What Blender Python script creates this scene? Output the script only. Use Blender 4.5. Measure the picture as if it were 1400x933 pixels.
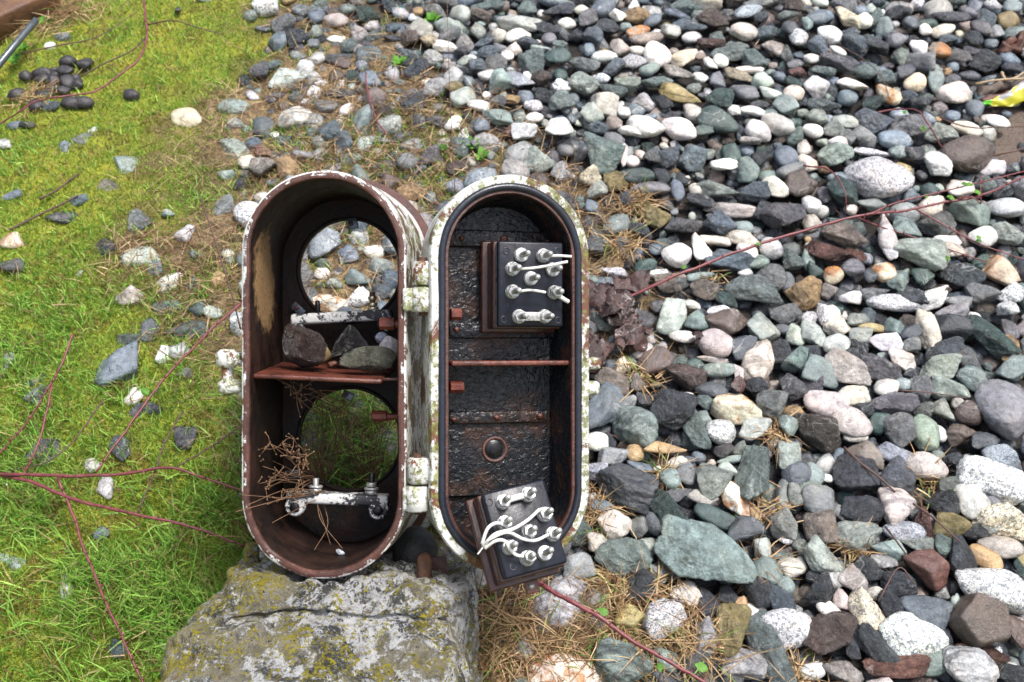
import bpy, bmesh, math, random
import numpy as np
from mathutils import Vector, Matrix
rad = math.radians
random.seed(7); RNG = np.random.default_rng(11)
scene = bpy.context.scene
for o in list(bpy.data.objects): bpy.data.objects.remove(o)

# ------------------------------------------------------------------ camera
PITCH, SLOPE, ZC, F = 24.0, 29.0, 1.42, 1361.0
CAM = np.array([0.0, -ZC*math.cos(rad(PITCH)), ZC*math.sin(rad(PITCH))])
cam_d = bpy.data.cameras.new('camera'); cam = bpy.data.objects.new('camera', cam_d)
scene.collection.objects.link(cam); scene.camera = cam
cam.location = CAM; cam.rotation_euler = (rad(90-PITCH), 0, 0)
cam_d.lens = 35; cam_d.sensor_width = 36; cam_d.clip_start = 0.02; cam_d.clip_end = 500
cam_d.dof.use_dof = True; cam_d.dof.focus_distance = 1.08; cam_d.dof.aperture_fstop = 10.0
# ------------------------------------------------------------------ sky, sun, exposure
SUN_EL, SUN_AZ = 66.0, 50.0          # azimuth: degrees right of straight behind the camera
world = bpy.data.worlds.new('World'); scene.world = world; world.use_nodes = True
wn = world.node_tree; bg = wn.nodes['Background']
sky = wn.nodes.new('ShaderNodeTexSky'); sky.sky_type = 'NISHITA'; sky.sun_disc = False
sky.sun_elevation = rad(SUN_EL); sky.air_density = 0.7; sky.dust_density = 4.0; sky.ozone_density = 0.6
sd = np.array([math.sin(rad(SUN_AZ))*math.cos(rad(SUN_EL)), -math.cos(rad(SUN_AZ))*math.cos(rad(SUN_EL)), math.sin(rad(SUN_EL))])
sky.sun_rotation = math.atan2(sd[0], sd[1])
hs = wn.nodes.new('ShaderNodeHueSaturation'); hs.inputs['Saturation'].default_value = 0.75      # cloud cover: greyer than clear sky
wn.links.new(sky.outputs[0], hs.inputs['Color']); wn.links.new(hs.outputs[0], bg.inputs[0]); bg.inputs[1].default_value = 0.10
sun_d = bpy.data.lights.new('sun', 'SUN'); sun = bpy.data.objects.new('sun', sun_d); scene.collection.objects.link(sun)
sun_d.energy = 1.5; sun_d.angle = rad(12); sun_d.color = (1.0, 0.98, 0.95)
sun.rotation_euler = Vector(sd).to_track_quat('Z', 'Y').to_euler(); sun.location = (1, -1, 4)
vs = scene.view_settings; vs.view_transform = 'Standard'; vs.look = 'None'; vs.gamma = 1.0; vs.use_curve_mapping = False
vs.exposure = 1.50
scene.cycles.use_denoising = True
scene.cycles.max_bounces = 8

# ------------------------------------------------------------------ coordinates
_t = rad(90-PITCH); _c, _s = math.cos(_t), math.sin(_t)
def cw(p):
    """(right, up, depth) as seen from the standpoint -> world"""
    p = np.asarray(p, float); x, y, d = p[..., 0], p[..., 1], p[..., 2]
    return np.stack([x, y*_c + d*_s, y*_s - d*_c], -1) + CAM
def wc(p):
    q = np.asarray(p, float) - CAM
    return np.stack([q[..., 0], q[..., 1]*_c + q[..., 2]*_s, q[..., 1]*_s - q[..., 2]*_c], -1)
def pix(p):
    q = wc(p); return 700+q[..., 0]/q[..., 2]*F, 466.5-q[..., 1]/q[..., 2]*F, q[..., 2]
def pt(px, py, d): return np.array([(px-700)*d/F, (466.5-py)*d/F, d])
TS = math.tan(rad(SLOPE))
GN = np.array([0, -math.sin(rad(SLOPE)), math.cos(rad(SLOPE))])      # ground normal
GY = np.array([0, math.cos(rad(SLOPE)), math.sin(rad(SLOPE))])       # up the slope
GX = np.array([1.0, 0, 0])
def ground_hit(px, py, lift=0.0):
    v = cw(pt(px, py, 1.0)) - CAM
    t = (np.dot(GN, GN*lift) - np.dot(GN, CAM))/np.dot(GN, v)
    return CAM + v*t, t

# ------------------------------------------------------------------ mesh + object helpers
COL = scene.collection
def mesh_of(name, V, Fc, smooth=True, tint=None):
    me = bpy.data.meshes.new(name)
    V = np.asarray(V, np.float32)
    if isinstance(Fc, np.ndarray):
        n, k = Fc.shape
        me.vertices.add(len(V)); me.vertices.foreach_set('co', V.ravel())
        me.loops.add(n*k); me.loops.foreach_set('vertex_index', Fc.astype(np.int32).ravel())
        me.polygons.add(n); me.polygons.foreach_set('loop_start', np.arange(0, n*k, k, dtype=np.int32))
        me.update(calc_edges=True)
    else:
        me.from_pydata(V.tolist(), [], [tuple(int(i) for i in f) for f in Fc])
    me.polygons.foreach_set('use_smooth', np.full(len(me.polygons), bool(smooth)))
    if tint is not None:
        a = me.color_attributes.new('tint', 'FLOAT_COLOR', 'POINT')
        t = np.ones((len(V), 4), np.float32); t[:, :3] = np.asarray(tint, np.float32).reshape(-1, 3) if np.ndim(tint) > 1 else np.asarray(tint, np.float32)
        a.data.foreach_set('color', t.ravel())
    return me
def tag(o, label=None, cat=None, group=None, kind=None):
    if label: o['label'] = label
    if cat: o['category'] = cat
    if group: o['group'] = group
    if kind: o['kind'] = kind
    return o
def root_of(o):
    while o.parent: o = o.parent
    return o
def obj(name, V, Fc, mat, parent=None, origin=None, smooth=True, tint=None, fm=None, sharp=None):
    """one mesh object from world coordinates"""
    V = np.asarray(V, float)
    o0 = np.array(root_of(parent).location) if parent else (np.asarray(origin, float) if origin is not None else V.mean(0))
    me = mesh_of(name, V - o0, Fc, smooth, tint)
    for m in (mat if isinstance(mat, (list, tuple)) else [mat]): me.materials.append(m)
    if fm is not None: me.polygons.foreach_set('material_index', np.asarray(fm, np.int32))
    if sharp: me.set_sharp_from_angle(angle=rad(sharp))
    o = bpy.data.objects.new(name, me); COL.objects.link(o)
    if parent: o.parent = parent
    else: o.location = o0
    return o
def empty(name, loc):
    o = bpy.data.objects.new(name, None); o.location = loc; COL.objects.link(o); o.empty_display_size = 0.05; return o
def merge(parts):
    V, Fc, n = [], [], 0
    for v, f in parts:
        V.append(np.asarray(v, float)); Fc += [tuple(i+n for i in g) for g in f]; n += len(v)
    return np.vstack(V), Fc

class Frame:
    """local (s right, t up, d deeper) -> world"""
    def __init__(s, o, u, v, b): s.o, s.u, s.v, s.b = [np.asarray(a, float) for a in (o, u, v, b)]
    def w(s, p):
        p = np.asarray(p, float); return cw(s.o + p[..., :1]*s.u + p[..., 1:2]*s.v + p[..., 2:3]*s.b)
    def st(s, px, py, d=0.0):
        r = pt(px, py, 1.0); q = s.o + s.b*d; t = np.dot(s.b, q)/np.dot(s.b, r); h = r*t - q
        return float(np.dot(h, s.u)), float(np.dot(h, s.v))
CAMF = Frame((0, 0, 0), (1, 0, 0), (0, 1, 0), (0, 0, 1))

def box(fr, s0, s1, t0, t1, d0, d1, bev=0.0015):
    bm = bmesh.new(); bmesh.ops.create_cube(bm, size=1.0)
    for v in bm.verts:
        v.co = Vector(((s0+s1)/2+v.co.x*(s1-s0), (t0+t1)/2+v.co.y*(t1-t0), (d0+d1)/2+v.co.z*(d1-d0)))
    if bev: bmesh.ops.bevel(bm, geom=bm.edges[:], offset=bev, segments=2, affect='EDGES', profile=0.5)
    bm.verts.index_update()
    V = np.array([v.co[:] for v in bm.verts]); Fc = [[v.index for v in f.verts] for f in bm.faces]; bm.free()
    return fr.w(V), Fc
def lathe(p0, p1, prof, seg=14, ang0=0.0):
    """surface of revolution, world p0->p1; prof: (fraction along, radius)"""
    p0, p1 = np.asarray(p0, float), np.asarray(p1, float); a = p1-p0; L = np.linalg.norm(a); a = a/L
    h = np.array([1.0, 0, 0]) if abs(a[0]) < .8 else np.array([0, 1.0, 0]); e = np.cross(a, h); e /= np.linalg.norm(e); g = np.cross(a, e)
    th = np.arange(seg)/seg*2*math.pi + ang0; V = []
    for f, r in prof: V.append(p0 + a*L*f + r*(np.cos(th)[:, None]*e + np.sin(th)[:, None]*g))
    V = np.vstack(V); Fc = []
    for k in range(len(prof)-1):
        for i in range(seg):
            j = (i+1) % seg; Fc.append((k*seg+i, k*seg+j, (k+1)*seg+j, (k+1)*seg+i))
    Fc.append(tuple(range(seg))[::-1]); Fc.append(tuple((len(prof)-1)*seg+i for i in range(seg)))
    return V, Fc
def cyl(p0, p1, r, seg=14, bev=0.0, ang0=0.0):
    L = np.linalg.norm(np.asarray(p1, float)-np.asarray(p0, float)); b = min(bev/L, .3) if bev else 0
    prof = [(0, r), (1, r)] if not bev else [(0, r-bev), (b, r), (1-b, r), (1, r-bev)]
    return lathe(p0, p1, prof, seg, ang0)
def smooth_path(P, n=6):
    P = np.asarray(P, float)
    if len(P) < 3: return P
    Q = np.vstack([2*P[0]-P[1], P, 2*P[-1]-P[-2]]); out = []
    for i in range(1, len(Q)-2):
        a, b, c, d = Q[i-1], Q[i], Q[i+1], Q[i+2]
        for t in np.arange(n)/n:
            out.append(0.5*(2*b + (c-a)*t + (2*a-5*b+4*c-d)*t*t + (3*b-a-3*c+d)*t**3))
    out.append(P[-1]); return np.array(out)
def tube(P, r, seg=6, r1=None, jit=0.0):
    P = np.asarray(P, float); n = len(P); V = []
    R = np.linspace(r, r if r1 is None else r1, n)
    if jit: R = R*(1+jit*np.sin(np.arange(n)*2.3+P[0, 0]*50))
    T = np.gradient(P, axis=0); T /= np.linalg.norm(T, axis=1)[:, None]+1e-12
    e = np.cross(T[0], [0.3, 0.2, 0.93]); e /= np.linalg.norm(e); th = np.arange(seg)/seg*2*math.pi
    for i in range(n):
        e = e - T[i]*np.dot(e, T[i]); e /= np.linalg.norm(e)+1e-12; g = np.cross(T[i], e)
        V.append(P[i] + R[i]*(np.cos(th)[:, None]*e + np.sin(th)[:, None]*g))
    V = np.vstack(V); Fc = [(k*seg+i, k*seg+(i+1) % seg, (k+1)*seg+(i+1) % seg, (k+1)*seg+i) for k in range(n-1) for i in range(seg)]
    Fc.append(tuple(range(seg))[::-1]); Fc.append(tuple((n-1)*seg+i for i in range(seg)))
    return V, Fc
def stadium(R, hh, n=24):
    """outline points (s,t) of a stadium, straight half-height hh"""
    th = np.linspace(0, math.pi, n+1)
    top = np.stack([R*np.cos(th), hh+R*np.sin(th)], 1); bot = np.stack([-R*np.cos(th), -hh-R*np.sin(th)], 1)
    k = 10; tt = np.linspace(hh, -hh, k+2)[1:-1]
    left = np.stack([np.full(k, -R), tt], 1); right = np.stack([np.full(k, R), -tt], 1)
    return np.vstack([top, left, bot, right])
def loft(fr, c, hh, prof, seg_mat=None, n=24, closed=False):
    """prof: list of (R, d); returns world verts, faces, material ids"""
    rings = [np.concatenate([stadium(R, hh, n)+np.array(c), np.full((len(stadium(R, hh, n)), 1), d)], 1) for R, d in prof]
    m = len(rings[0]); V = fr.w(np.vstack(rings)); Fc, fm = [], []
    K = len(prof) if closed else len(prof)-1
    for k in range(K):
        k2 = (k+1) % len(prof)
        for i in range(m):
            j = (i+1) % m; Fc.append((k*m+i, k*m+j, k2*m+j, k2*m+i)); fm.append(seg_mat[k] if seg_mat else 0)
    return V, Fc, fm, m
# value noise (numpy), ~[-1,1]
_perm = RNG.random((64, 64, 64)).astype(np.float32)*2-1
def vnoise(P, sc):
    P = np.asarray(P, float)*sc; i = np.floor(P).astype(int); f = P-i; f = f*f*(3-2*f); r = 0
    for dx in (0, 1):
        for dy in (0, 1):
            for dz in (0, 1):
                w = (f[..., 0] if dx else 1-f[..., 0])*(f[..., 1] if dy else 1-f[..., 1])*(f[..., 2] if dz else 1-f[..., 2])
                r = r + w*_perm[(i[..., 0]+dx) % 64, (i[..., 1]+dy) % 64, (i[..., 2]+dz) % 64]
    return r
def fbm(P, sc, o=3): return sum(vnoise(np.asarray(P)+k*7.3, sc*2**k)*0.5**k for k in range(o))

# ------------------------------------------------------------------ materials
class NB:
    def __init__(s, name):
        s.m = bpy.data.materials.new(name); s.m.use_nodes = True; s.t = s.m.node_tree; s.n = s.t.nodes; s.l = s.t.links
        s.b = s.n['Principled BSDF']; s.pos = s.n.new('ShaderNodeNewGeometry').outputs['Position']
    def link(s, a, b): s.l.new(a, b)
    def sock(s, i, v):
        if hasattr(v, 'links'): s.l.new(v, i)
        elif isinstance(v, (tuple, list)): i.default_value = tuple(v)+((1,) if len(v) == 3 and len(i.default_value) == 4 else ())
        else: i.default_value = v
    def noise(s, sc, det=4, ro=.6, dist=0.0, vec=None):
        n = s.n.new('ShaderNodeTexNoise'); n.inputs['Scale'].default_value = sc; n.inputs['Detail'].default_value = det
        n.inputs['Roughness'].default_value = ro; n.inputs['Distortion'].default_value = dist; s.l.new(vec or s.pos, n.inputs['Vector']); return n.outputs[0]
    def voro(s, sc, feat='F1', vec=None):
        n = s.n.new('ShaderNodeTexVoronoi'); n.feature = feat; n.inputs['Scale'].default_value = sc; s.l.new(vec or s.pos, n.inputs['Vector']); return n.outputs['Distance']
    def ramp(s, f, a, b, lo=0.0, hi=1.0):
        n = s.n.new('ShaderNodeMapRange'); n.inputs[1].default_value = a; n.inputs[2].default_value = b; n.inputs[3].default_value = lo; n.inputs[4].default_value = hi
        s.l.new(f, n.inputs[0]); return n.outputs[0]
    def mix(s, f, a, b, mode='MIX'):
        n = s.n.new('ShaderNodeMix'); n.data_type = 'RGBA'; n.blend_type = mode
        s.sock(n.inputs[0], f); s.sock(n.inputs[6], a); s.sock(n.inputs[7], b); return n.outputs[2]
    def math(s, op, a, b=0.0):
        n = s.n.new('ShaderNodeMath'); n.operation = op; s.sock(n.inputs[0], a); s.sock(n.inputs[1], b); return n.outputs[0]
    def attr(s, name='tint'):
        n = s.n.new('ShaderNodeAttribute'); n.attribute_name = name; return n.outputs['Color']
    def bump(s, h, st=.3, dist=.002):
        n = s.n.new('ShaderNodeBump'); n.inputs['Strength'].default_value = st; n.inputs['Distance'].default_value = dist
        s.l.new(h, n.inputs['Height']); s.l.new(n.outputs[0], s.b.inputs['Normal']); return n
    def out(s, col, rough=.5, metal=0.0, spec=.5):
        s.sock(s.b.inputs['Base Color'], col); s.sock(s.b.inputs['Roughness'], rough); s.sock(s.b.inputs['Metallic'], metal)
        s.b.inputs['Specular IOR Level'].default_value = spec; return s.m
def gray(v): return (v, v, v)
M = {}
def stone(kind):
    q = NB('stone_'+kind); t = q.attr()
    big = q.noise(34, 5, .7, .5); med = q.noise(130, 4, .7); fine = q.noise(480, 3, .7)
    c = q.mix(q.ramp(q.noise(23, 4, .6), .50, .66, 0, .25), t, q.mix(1.0, t, (1.25, .98, .70), 'MULTIPLY'))
    c = q.mix(1.0, c, q.mix(q.ramp(big, .3, .7), gray(.62), gray(1.38)), 'MULTIPLY')
    c = q.mix(.75, c, q.mix(q.ramp(med, .32, .68), gray(.62), gray(1.32)), 'MULTIPLY')
    c = q.mix(.7, c, q.mix(q.ramp(fine, .3, .7), gray(.60), gray(1.35)), 'MULTIPLY')
    vein = q.math('MULTIPLY', q.ramp(q.math('ABSOLUTE', q.math('SUBTRACT', q.noise(15, 3, .5, 1.5), .5)), .0, .012, 1, 0), q.ramp(q.noise(11, 2), .52, .58, 0, .6))
    c = q.mix(vein, c, q.mix(.5, c, (.85, .83, .78)))
    h = q.math('ADD', q.noise(70, 7, .7), q.math('MULTIPLY', fine, .35))
    rough = q.ramp(q.noise(45, 4), .3, .7, .13, .42)
    bs, bd = .55, .006
    if kind == 'rough':
        c = q.mix(q.ramp(q.noise(26, 5, .6, 1.6), .35, .6), q.mix(1.0, c, gray(.6), 'MULTIPLY'), c)
        c = q.mix(q.ramp(q.noise(620, 2), .62, .70, 0, .6), c, q.mix(.4, c, (.8, .8, .8))); bs, bd = 1.0, .011
        h = q.math('ADD', q.noise(60, 8, .75, .6), q.math('MULTIPLY', q.voro(130), .4))
    if kind == 'granite':
        sp = q.noise(260, 2, .75, .3); sp2 = q.noise(640, 1.5, .6)
        c = q.mix(q.ramp(sp, .50, .57, 0, .8), c, (.10, .12, .15))
        c = q.mix(q.ramp(sp2, .59, .65, 0, .8), c, (.05, .055, .065)); bs = .5
    if kind == 'stained':
        st = q.noise(26, 5, .65, .8)
        c = q.mix(q.ramp(st, .47, .57, 0, .92), c, q.mix(q.ramp(q.noise(70, 3), .4, .62), (.44, .19, .05), (.20, .075, .025)))
    if kind == 'banded':
        mp = q.n.new('ShaderNodeMapping'); mp.inputs['Rotation'].default_value = (.4, .5, .9); mp.inputs['Scale'].default_value = (22, 150, 26); q.l.new(q.pos, mp.inputs[0])
        w = q.noise(1.0, 5, .6, .5, mp.outputs[0])
        c = q.mix(q.ramp(w, .42, .62), c, q.mix(1.0, c, gray(.42), 'MULTIPLY')); h = q.math('ADD', w, h)
    if kind == 'wet':
        rough = q.ramp(q.noise(80, 4), .3, .7, .06, .28); bs, bd = 1.0, .016; h = q.noise(75, 7, .72, .8)
    q.bump(h, bs, bd); return q.out(c, rough, 0, .5 if kind != 'wet' else .8)
for k in ('smooth', 'rough', 'granite', 'stained', 'banded', 'wet'): M['st_'+k] = stone(k)

def foliage(name, trans=.35, rough=.55):
    q = NB(name); t = q.attr()
    c = q.mix(1.0, t, q.mix(q.ramp(q.noise(300, 2), .3, .7), gray(.75), gray(1.25)), 'MULTIPLY')
    q.out(c, rough, 0, .4)
    tr = q.n.new('ShaderNodeBsdfTranslucent'); q.l.new(c, tr.inputs[0]); mx = q.n.new('ShaderNodeMixShader'); mx.inputs[0].default_value = trans
    q.l.new(q.b.outputs[0], mx.inputs[1]); q.l.new(tr.outputs[0], mx.inputs[2]); q.l.new(mx.outputs[0], q.n['Material Output'].inputs[0]); return q.m
M['leaf'] = foliage('leaf_blade'); M['straw'] = foliage('straw_blade', .2, .6)

def make_ground():
    q = NB('ground_soil_and_moss'); a = q.n.new('ShaderNodeAttribute'); a.attribute_name = 'tint'
    sp = q.n.new('ShaderNodeSeparateColor'); q.l.new(a.outputs['Color'], sp.inputs[0])
    n1 = q.noise(9, 5, .6); n2 = q.noise(60, 5, .7); n3 = q.noise(260, 4, .7)
    moss = q.mix(q.ramp(n1, .35, .65), (.16, .225, .025), (.33, .32, .035))
    moss = q.mix(q.ramp(n2, .52, .66), moss, (.22, .16, .045))
    moss = q.mix(q.ramp(n3, .35, .65), q.mix(1.0, moss, gray(.7), 'MULTIPLY'), moss)
    straw = q.mix(q.ramp(n2, .4, .62), (.13, .085, .045), (.36, .26, .14))
    straw = q.mix(q.ramp(n3, .4, .6), q.mix(1.0, straw, gray(.45), 'MULTIPLY'), straw)
    soil = q.mix(q.ramp(n2, .35, .65), (.012, .010, .009), (.03, .025, .021))  # soil under the gravel, near black: gap shade put into its colour
    mud = q.mix(q.ramp(n3, .35, .65), (.075, .055, .045), (.16, .125, .10))
    c = q.mix(sp.outputs[0], soil, moss); c = q.mix(sp.outputs[1], c, straw); c = q.mix(sp.outputs[2], c, mud)
    q.bump(q.math('ADD', n2, q.math('MULTIPLY', n3, .5)), .8, .008); return q.out(c, .8, 0, .3)
M['ground'] = make_ground()

def rusty(name, base, dark, tan=None, tanmask=None, lo=.3, hi=.55, bumpst=.5, scale=90, spec=.5):
    q = NB(name); n1 = q.noise(scale*.35, 5, .65); n2 = q.noise(scale*3, 4, .7)
    c = q.mix(q.ramp(n1, .38, .62), dark, base); c = q.mix(q.ramp(n2, .55, .72, 0, .6), c, tuple(min(1, x*1.9) for x in base))
    if tan: c = q.mix(tanmask(q), c, tan)
    q.bump(q.noise(scale*1.6, 6, .7), bumpst, .003); return q.out(c, q.ramp(n1, .3, .7, lo, hi), 0, spec)
M['rust_rim'] = rusty('rusted_rim', (.105, .042, .030), (.045, .020, .016), lo=.28, hi=.5)
M['rust_flange'] = rusty('rusted_flange', (.12, .05, .04), (.06, .028, .024), lo=.45, hi=.7)
M['rust_shelf'] = rusty('rusted_shelf', (.13, .036, .022), (.055, .018, .013), lo=.22, hi=.4)
M['rust_boss'] = rusty('rusted_boss', (.16, .035, .022), (.06, .016, .012), lo=.25, hi=.4)
M['rust_orange'] = rusty('rusted_bolt', (.15, .062, .028), (.03, .018, .014), lo=.5, hi=.8, bumpst=1.0, scale=160)
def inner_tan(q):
    # one speckled ochre patch on the left inside wall
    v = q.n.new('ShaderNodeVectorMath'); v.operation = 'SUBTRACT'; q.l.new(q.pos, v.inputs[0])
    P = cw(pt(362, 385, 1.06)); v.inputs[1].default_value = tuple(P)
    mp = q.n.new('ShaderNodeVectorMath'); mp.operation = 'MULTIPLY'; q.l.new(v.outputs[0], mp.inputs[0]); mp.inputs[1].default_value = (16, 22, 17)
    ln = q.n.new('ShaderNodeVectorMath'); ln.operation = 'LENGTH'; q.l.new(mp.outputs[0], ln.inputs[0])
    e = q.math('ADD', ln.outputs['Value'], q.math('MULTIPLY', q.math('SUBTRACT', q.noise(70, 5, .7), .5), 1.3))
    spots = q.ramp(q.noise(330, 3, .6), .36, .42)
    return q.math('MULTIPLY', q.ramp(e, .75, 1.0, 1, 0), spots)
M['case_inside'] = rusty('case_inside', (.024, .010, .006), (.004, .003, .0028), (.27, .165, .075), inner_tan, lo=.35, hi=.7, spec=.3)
M['lid_inside'] = None
def lid_inside():
    q = NB('lid_inside_tar'); n1 = q.noise(26, 5, .65); n2 = q.noise(230, 5, .7)
    c = q.mix(q.ramp(n1, .50, .70), (.006, .007, .009), (.045, .019, .010)); c = q.mix(q.ramp(n2, .60, .75, 0, .4), c, (.04, .04, .045))
    q.bump(q.noise(150, 3, .55, .8), .7, .0035); return q.out(c, q.ramp(n1, .3, .7, .18, .42), 0, .38)
M['lid_inside'] = lid_inside()
def paint(name, amt, algae=.0, white=(.69, .69, .67), grey=(.30, .31, .30), rust=(.10, .045, .030), rustamt=.5, sc=40, hf=.35):
    q = NB(name); n1 = q.noise(sc, 6, .68, .4); n2 = q.noise(sc*.45, 4, .6); n3 = q.noise(sc*6, 4, .75)
    under = q.mix(q.ramp(n2, .5-.12*rustamt, .62-.12*rustamt), rust, grey) if rustamt < 1 else q.mix(q.ramp(n2, .62, .74), rust, grey)
    mask = q.ramp(q.math('ADD', n1, q.math('MULTIPLY', q.math('SUBTRACT', n3, .5), hf)), amt-.02, amt+.02)
    wcol = q.mix(q.ramp(n3, .3, .75), q.mix(1.0, white, gray(.72), 'MULTIPLY'), white)
    c = q.mix(mask, under, wcol)
    if algae: c = q.mix(q.ramp(q.math('ADD', q.noise(150, 4, .7), q.math('MULTIPLY', n2, .4)), .72-algae*.25, .80-algae*.25, 0, .85), c, q.mix(q.ramp(n3, .45, .6), (.10, .11, .02), (.22, .24, .06)))
    q.bump(q.math('ADD', q.math('MULTIPLY', mask, .6), n3), .55, .0016); return q.out(c, q.ramp(n3, .3, .7, .4, .65), 0, .4)
M['paint_case'] = paint('peeling_white_paint', .49, .04, grey=(.52, .52, .51), rustamt=-1.2, sc=30)
M['paint_rim'] = paint('chipped_rim_edge', .46, .0, rustamt=1, sc=60)
M['paint_lid'] = paint('lid_white_paint', .455, .10, rustamt=1, rust=(.13, .05, .03), sc=22, hf=.14)
M['paint_flakes'] = paint('thick_white_flakes', .43, .0, white=(.76, .76, .75), grey=(.46, .46, .45), rustamt=1, rust=(.10, .042, .03), sc=34)
M['rim_front'] = paint('rim_front', .60, .0, rustamt=1, rust=(.085, .036, .028), sc=60)
M['paint_hinge'] = paint('hinge_white_paint', .44, .15, rustamt=1, rust=(.16, .06, .03), sc=34)
M['paint_bracket'] = paint('bracket_white_paint', .495, 0, grey=(.035, .037, .045), rust=(.02, .02, .025), rustamt=.6, sc=46)
def concrete():
    q = NB('lichened_concrete'); n1 = q.noise(20, 7, .7, .6); n2 = q.noise(60, 7, .75, .4); n3 = q.noise(260, 4, .75); n4 = q.noise(20, 5, .7, 1.0)
    c = q.mix(q.ramp(n2, .36, .62), (.17, .155, .11), (.42, .38, .29))
    zone = q.math('MULTIPLY', q.math('SUBTRACT', q.noise(7, 3, .5), .48), 0.9)
    n1 = q.math('ADD', n1, zone)
    wm = q.ramp(q.math('ADD', n1, q.math('MULTIPLY', q.math('SUBTRACT', q.math('ADD', n2, q.math('MULTIPLY', n3, .4)), .7), .9)), .50, .545)
    c = q.mix(wm, c, q.mix(q.ramp(n2, .35, .6), (.48, .48, .49), (.78, .78, .77)))
    dm = q.ramp(q.math('ADD', n4, q.math('MULTIPLY', q.math('SUBTRACT', n3, .5), .6)), .54, .60); c = q.mix(dm, c, (.075, .078, .072))
    lm = q.ramp(q.math('ADD', q.math('SUBTRACT', q.noise(42, 7, .8, .4), q.math('MULTIPLY', zone, .45)), q.math('MULTIPLY', q.math('SUBTRACT', n3, .5), 1.0)), .545, .57)
    c = q.mix(lm, c, q.mix(q.ramp(n3, .35, .65), (.22, .19, .015), (.45, .39, .035)))
    c = q.mix(q.ramp(q.noise(17, 5, .7), .64, .70, 0, .85), c, (.33, .20, .05))
    c = q.mix(q.ramp(q.noise(190, 3, .6), .64, .67, 0, .9), c, (.03, .03, .026)); c = q.mix(q.ramp(q.noise(150, 3, .6, .5), .66, .68, 0, .9), c, (.68, .68, .64))
    q.bump(q.math('ADD', q.math('MULTIPLY', n2, 1.2), q.math('ADD', q.math('MULTIPLY', n3, .7), q.math('MULTIPLY', wm, .3))), 1.0, .016); return q.out(c, .6, 0, .4)
M['concrete'] = concrete()
def simple(name, col, rough, metal=0, bumps=0, sc=200, var=.25, spec=.5):
    q = NB(name); n = q.noise(sc, 4, .65); c = q.mix(1.0, col, q.mix(q.ramp(n, .3, .7), gray(1-var), gray(1+var)), 'MULTIPLY')
    if bumps: q.bump(n, bumps, .002)
    return q.out(c, q.ramp(n, .3, .7, rough*.8, min(1, rough*1.2)), metal, spec)
M['rubber'] = simple('black_rubber', (.014, .017, .026), .30, 0, .3, 120)
M['bakelite'] = simple('black_bakelite', (.010, .012, .019), .34, 0, .15, 160, .25, .3)
M['brown_board'] = simple('brown_board', (.050, .019, .013), .22, 0, .25, 90, .4)
M['pale_strip'] = paint('pale_strip', .40, 0, white=(.42, .46, .40), grey=(.02, .02, .02), rustamt=0, sc=60)
M['zinc'] = simple('dull_zinc', (.42, .42, .41), .36, .5, .35, 260, .5)
M['brass'] = simple('dull_brass', (.62, .56, .40), .3, .8, .2, 300)
M['black_metal'] = simple('black_metal', (.012, .012, .014), .3, .3, .3, 200)
M['grey_clip'] = simple('wet_grey_clip', (.09, .105, .12), .2, .4, .2, 200)
M['wire'] = simple('white_wire', (.74, .73, .70), .5, 0, .1, 300, .12)
M['cane'] = simple('bramble_bark', (.15, .036, .040), .45, 0, .3, 160, .45)
M['twig'] = simple('dry_twig', (.085, .045, .035), .65, 0, .4, 200, .35)
M['dead'] = simple('dead_stem', (.17, .095, .05), .7, 0, .3, 200, .4)
M['dung'] = simple('dung', (.030, .027, .030), .5, 0, .7, 240, .35)
M['wood'] = simple('rotten_wood', (.10, .075, .06), .7, 0, .8, 120, .6)
M['bark'] = simple('red_bark', (.085, .034, .022), .6, 0, .8, 100, .6)
M['rusty_plate'] = rusty('rusty_sheet', (.13, .06, .025), (.05, .022, .014), lo=.4, hi=.7)
M['tar'] = simple('black_tar_lump', (.016, .017, .017), .45, 0, .8, 220, .6)
# ================================================================== SETTING: the ground
_XL = [(-300, 600), (-100, 470), (0, 430), (60, 400), (110, 350), (170, 305), (230, 262), (330, 195), (420, 165), (480, 180), (560, 235), (620, 320), (700, 400), (933, 430), (1300, 430)]
_XG = [(-300, 500), (0, 575), (60, 600), (120, 640), (200, 690), (250, 790), (300, 830), (450, 850), (520, 800), (640, 790), (740, 800), (800, 850), (860, 880), (933, 870), (1300, 850)]
def _interp(tab, y): return np.interp(y, [a for a, _ in tab], [b for _, b in tab])
def sstep(a, b, x): t = np.clip((x-a)/(b-a), 0, 1); return t*t*(3-2*t)
def masks(P):
    """lawn, straw, gravel, mud weights of a ground point"""
    px, py, _ = pix(P); n = fbm(P, 4.5, 3)*95 + fbm(P, 22.0, 2)*40
    lawn = 1-sstep(-70, 70, px-_interp(_XL, py)+n); grav = sstep(-80, 60, px-_interp(_XG, py)+n)
    mix = np.clip(1-lawn-grav, 0, 1)
    mud = sstep(1335, 1365, px+n*.4)*sstep(118, 140, py)*(1-sstep(205, 235, py))
    return lawn, mix, grav, mud
def gheight(x, y):
    yc = np.where(y > 3, 3+np.tanh((y-3)/2)*2, np.where(y < -1.5, -1.5+np.tanh((y+1.5)/1.0)*1.0, y))
    P = np.stack([x, y, np.zeros_like(x)], -1)
    near = np.exp(-((x/3.0)**2+(y/3.0)**2))
    return yc*TS + near*(fbm(P, 2.3, 2)*.018 + fbm(P, 14, 2)*.006) + (1-near)*fbm(P, .3, 2)*.1
def axis(dense0, dense1, step, far):
    a = list(np.arange(dense0, dense1, step)); s = step; lo, hi = dense0, dense1; L, H = [], []
    while lo > -far: s *= 1.35; lo -= s; L.append(lo)
    s = step
    while hi < far: H.append(hi); s *= 1.35; hi += s
    return np.array(L[::-1]+a+H)
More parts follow.
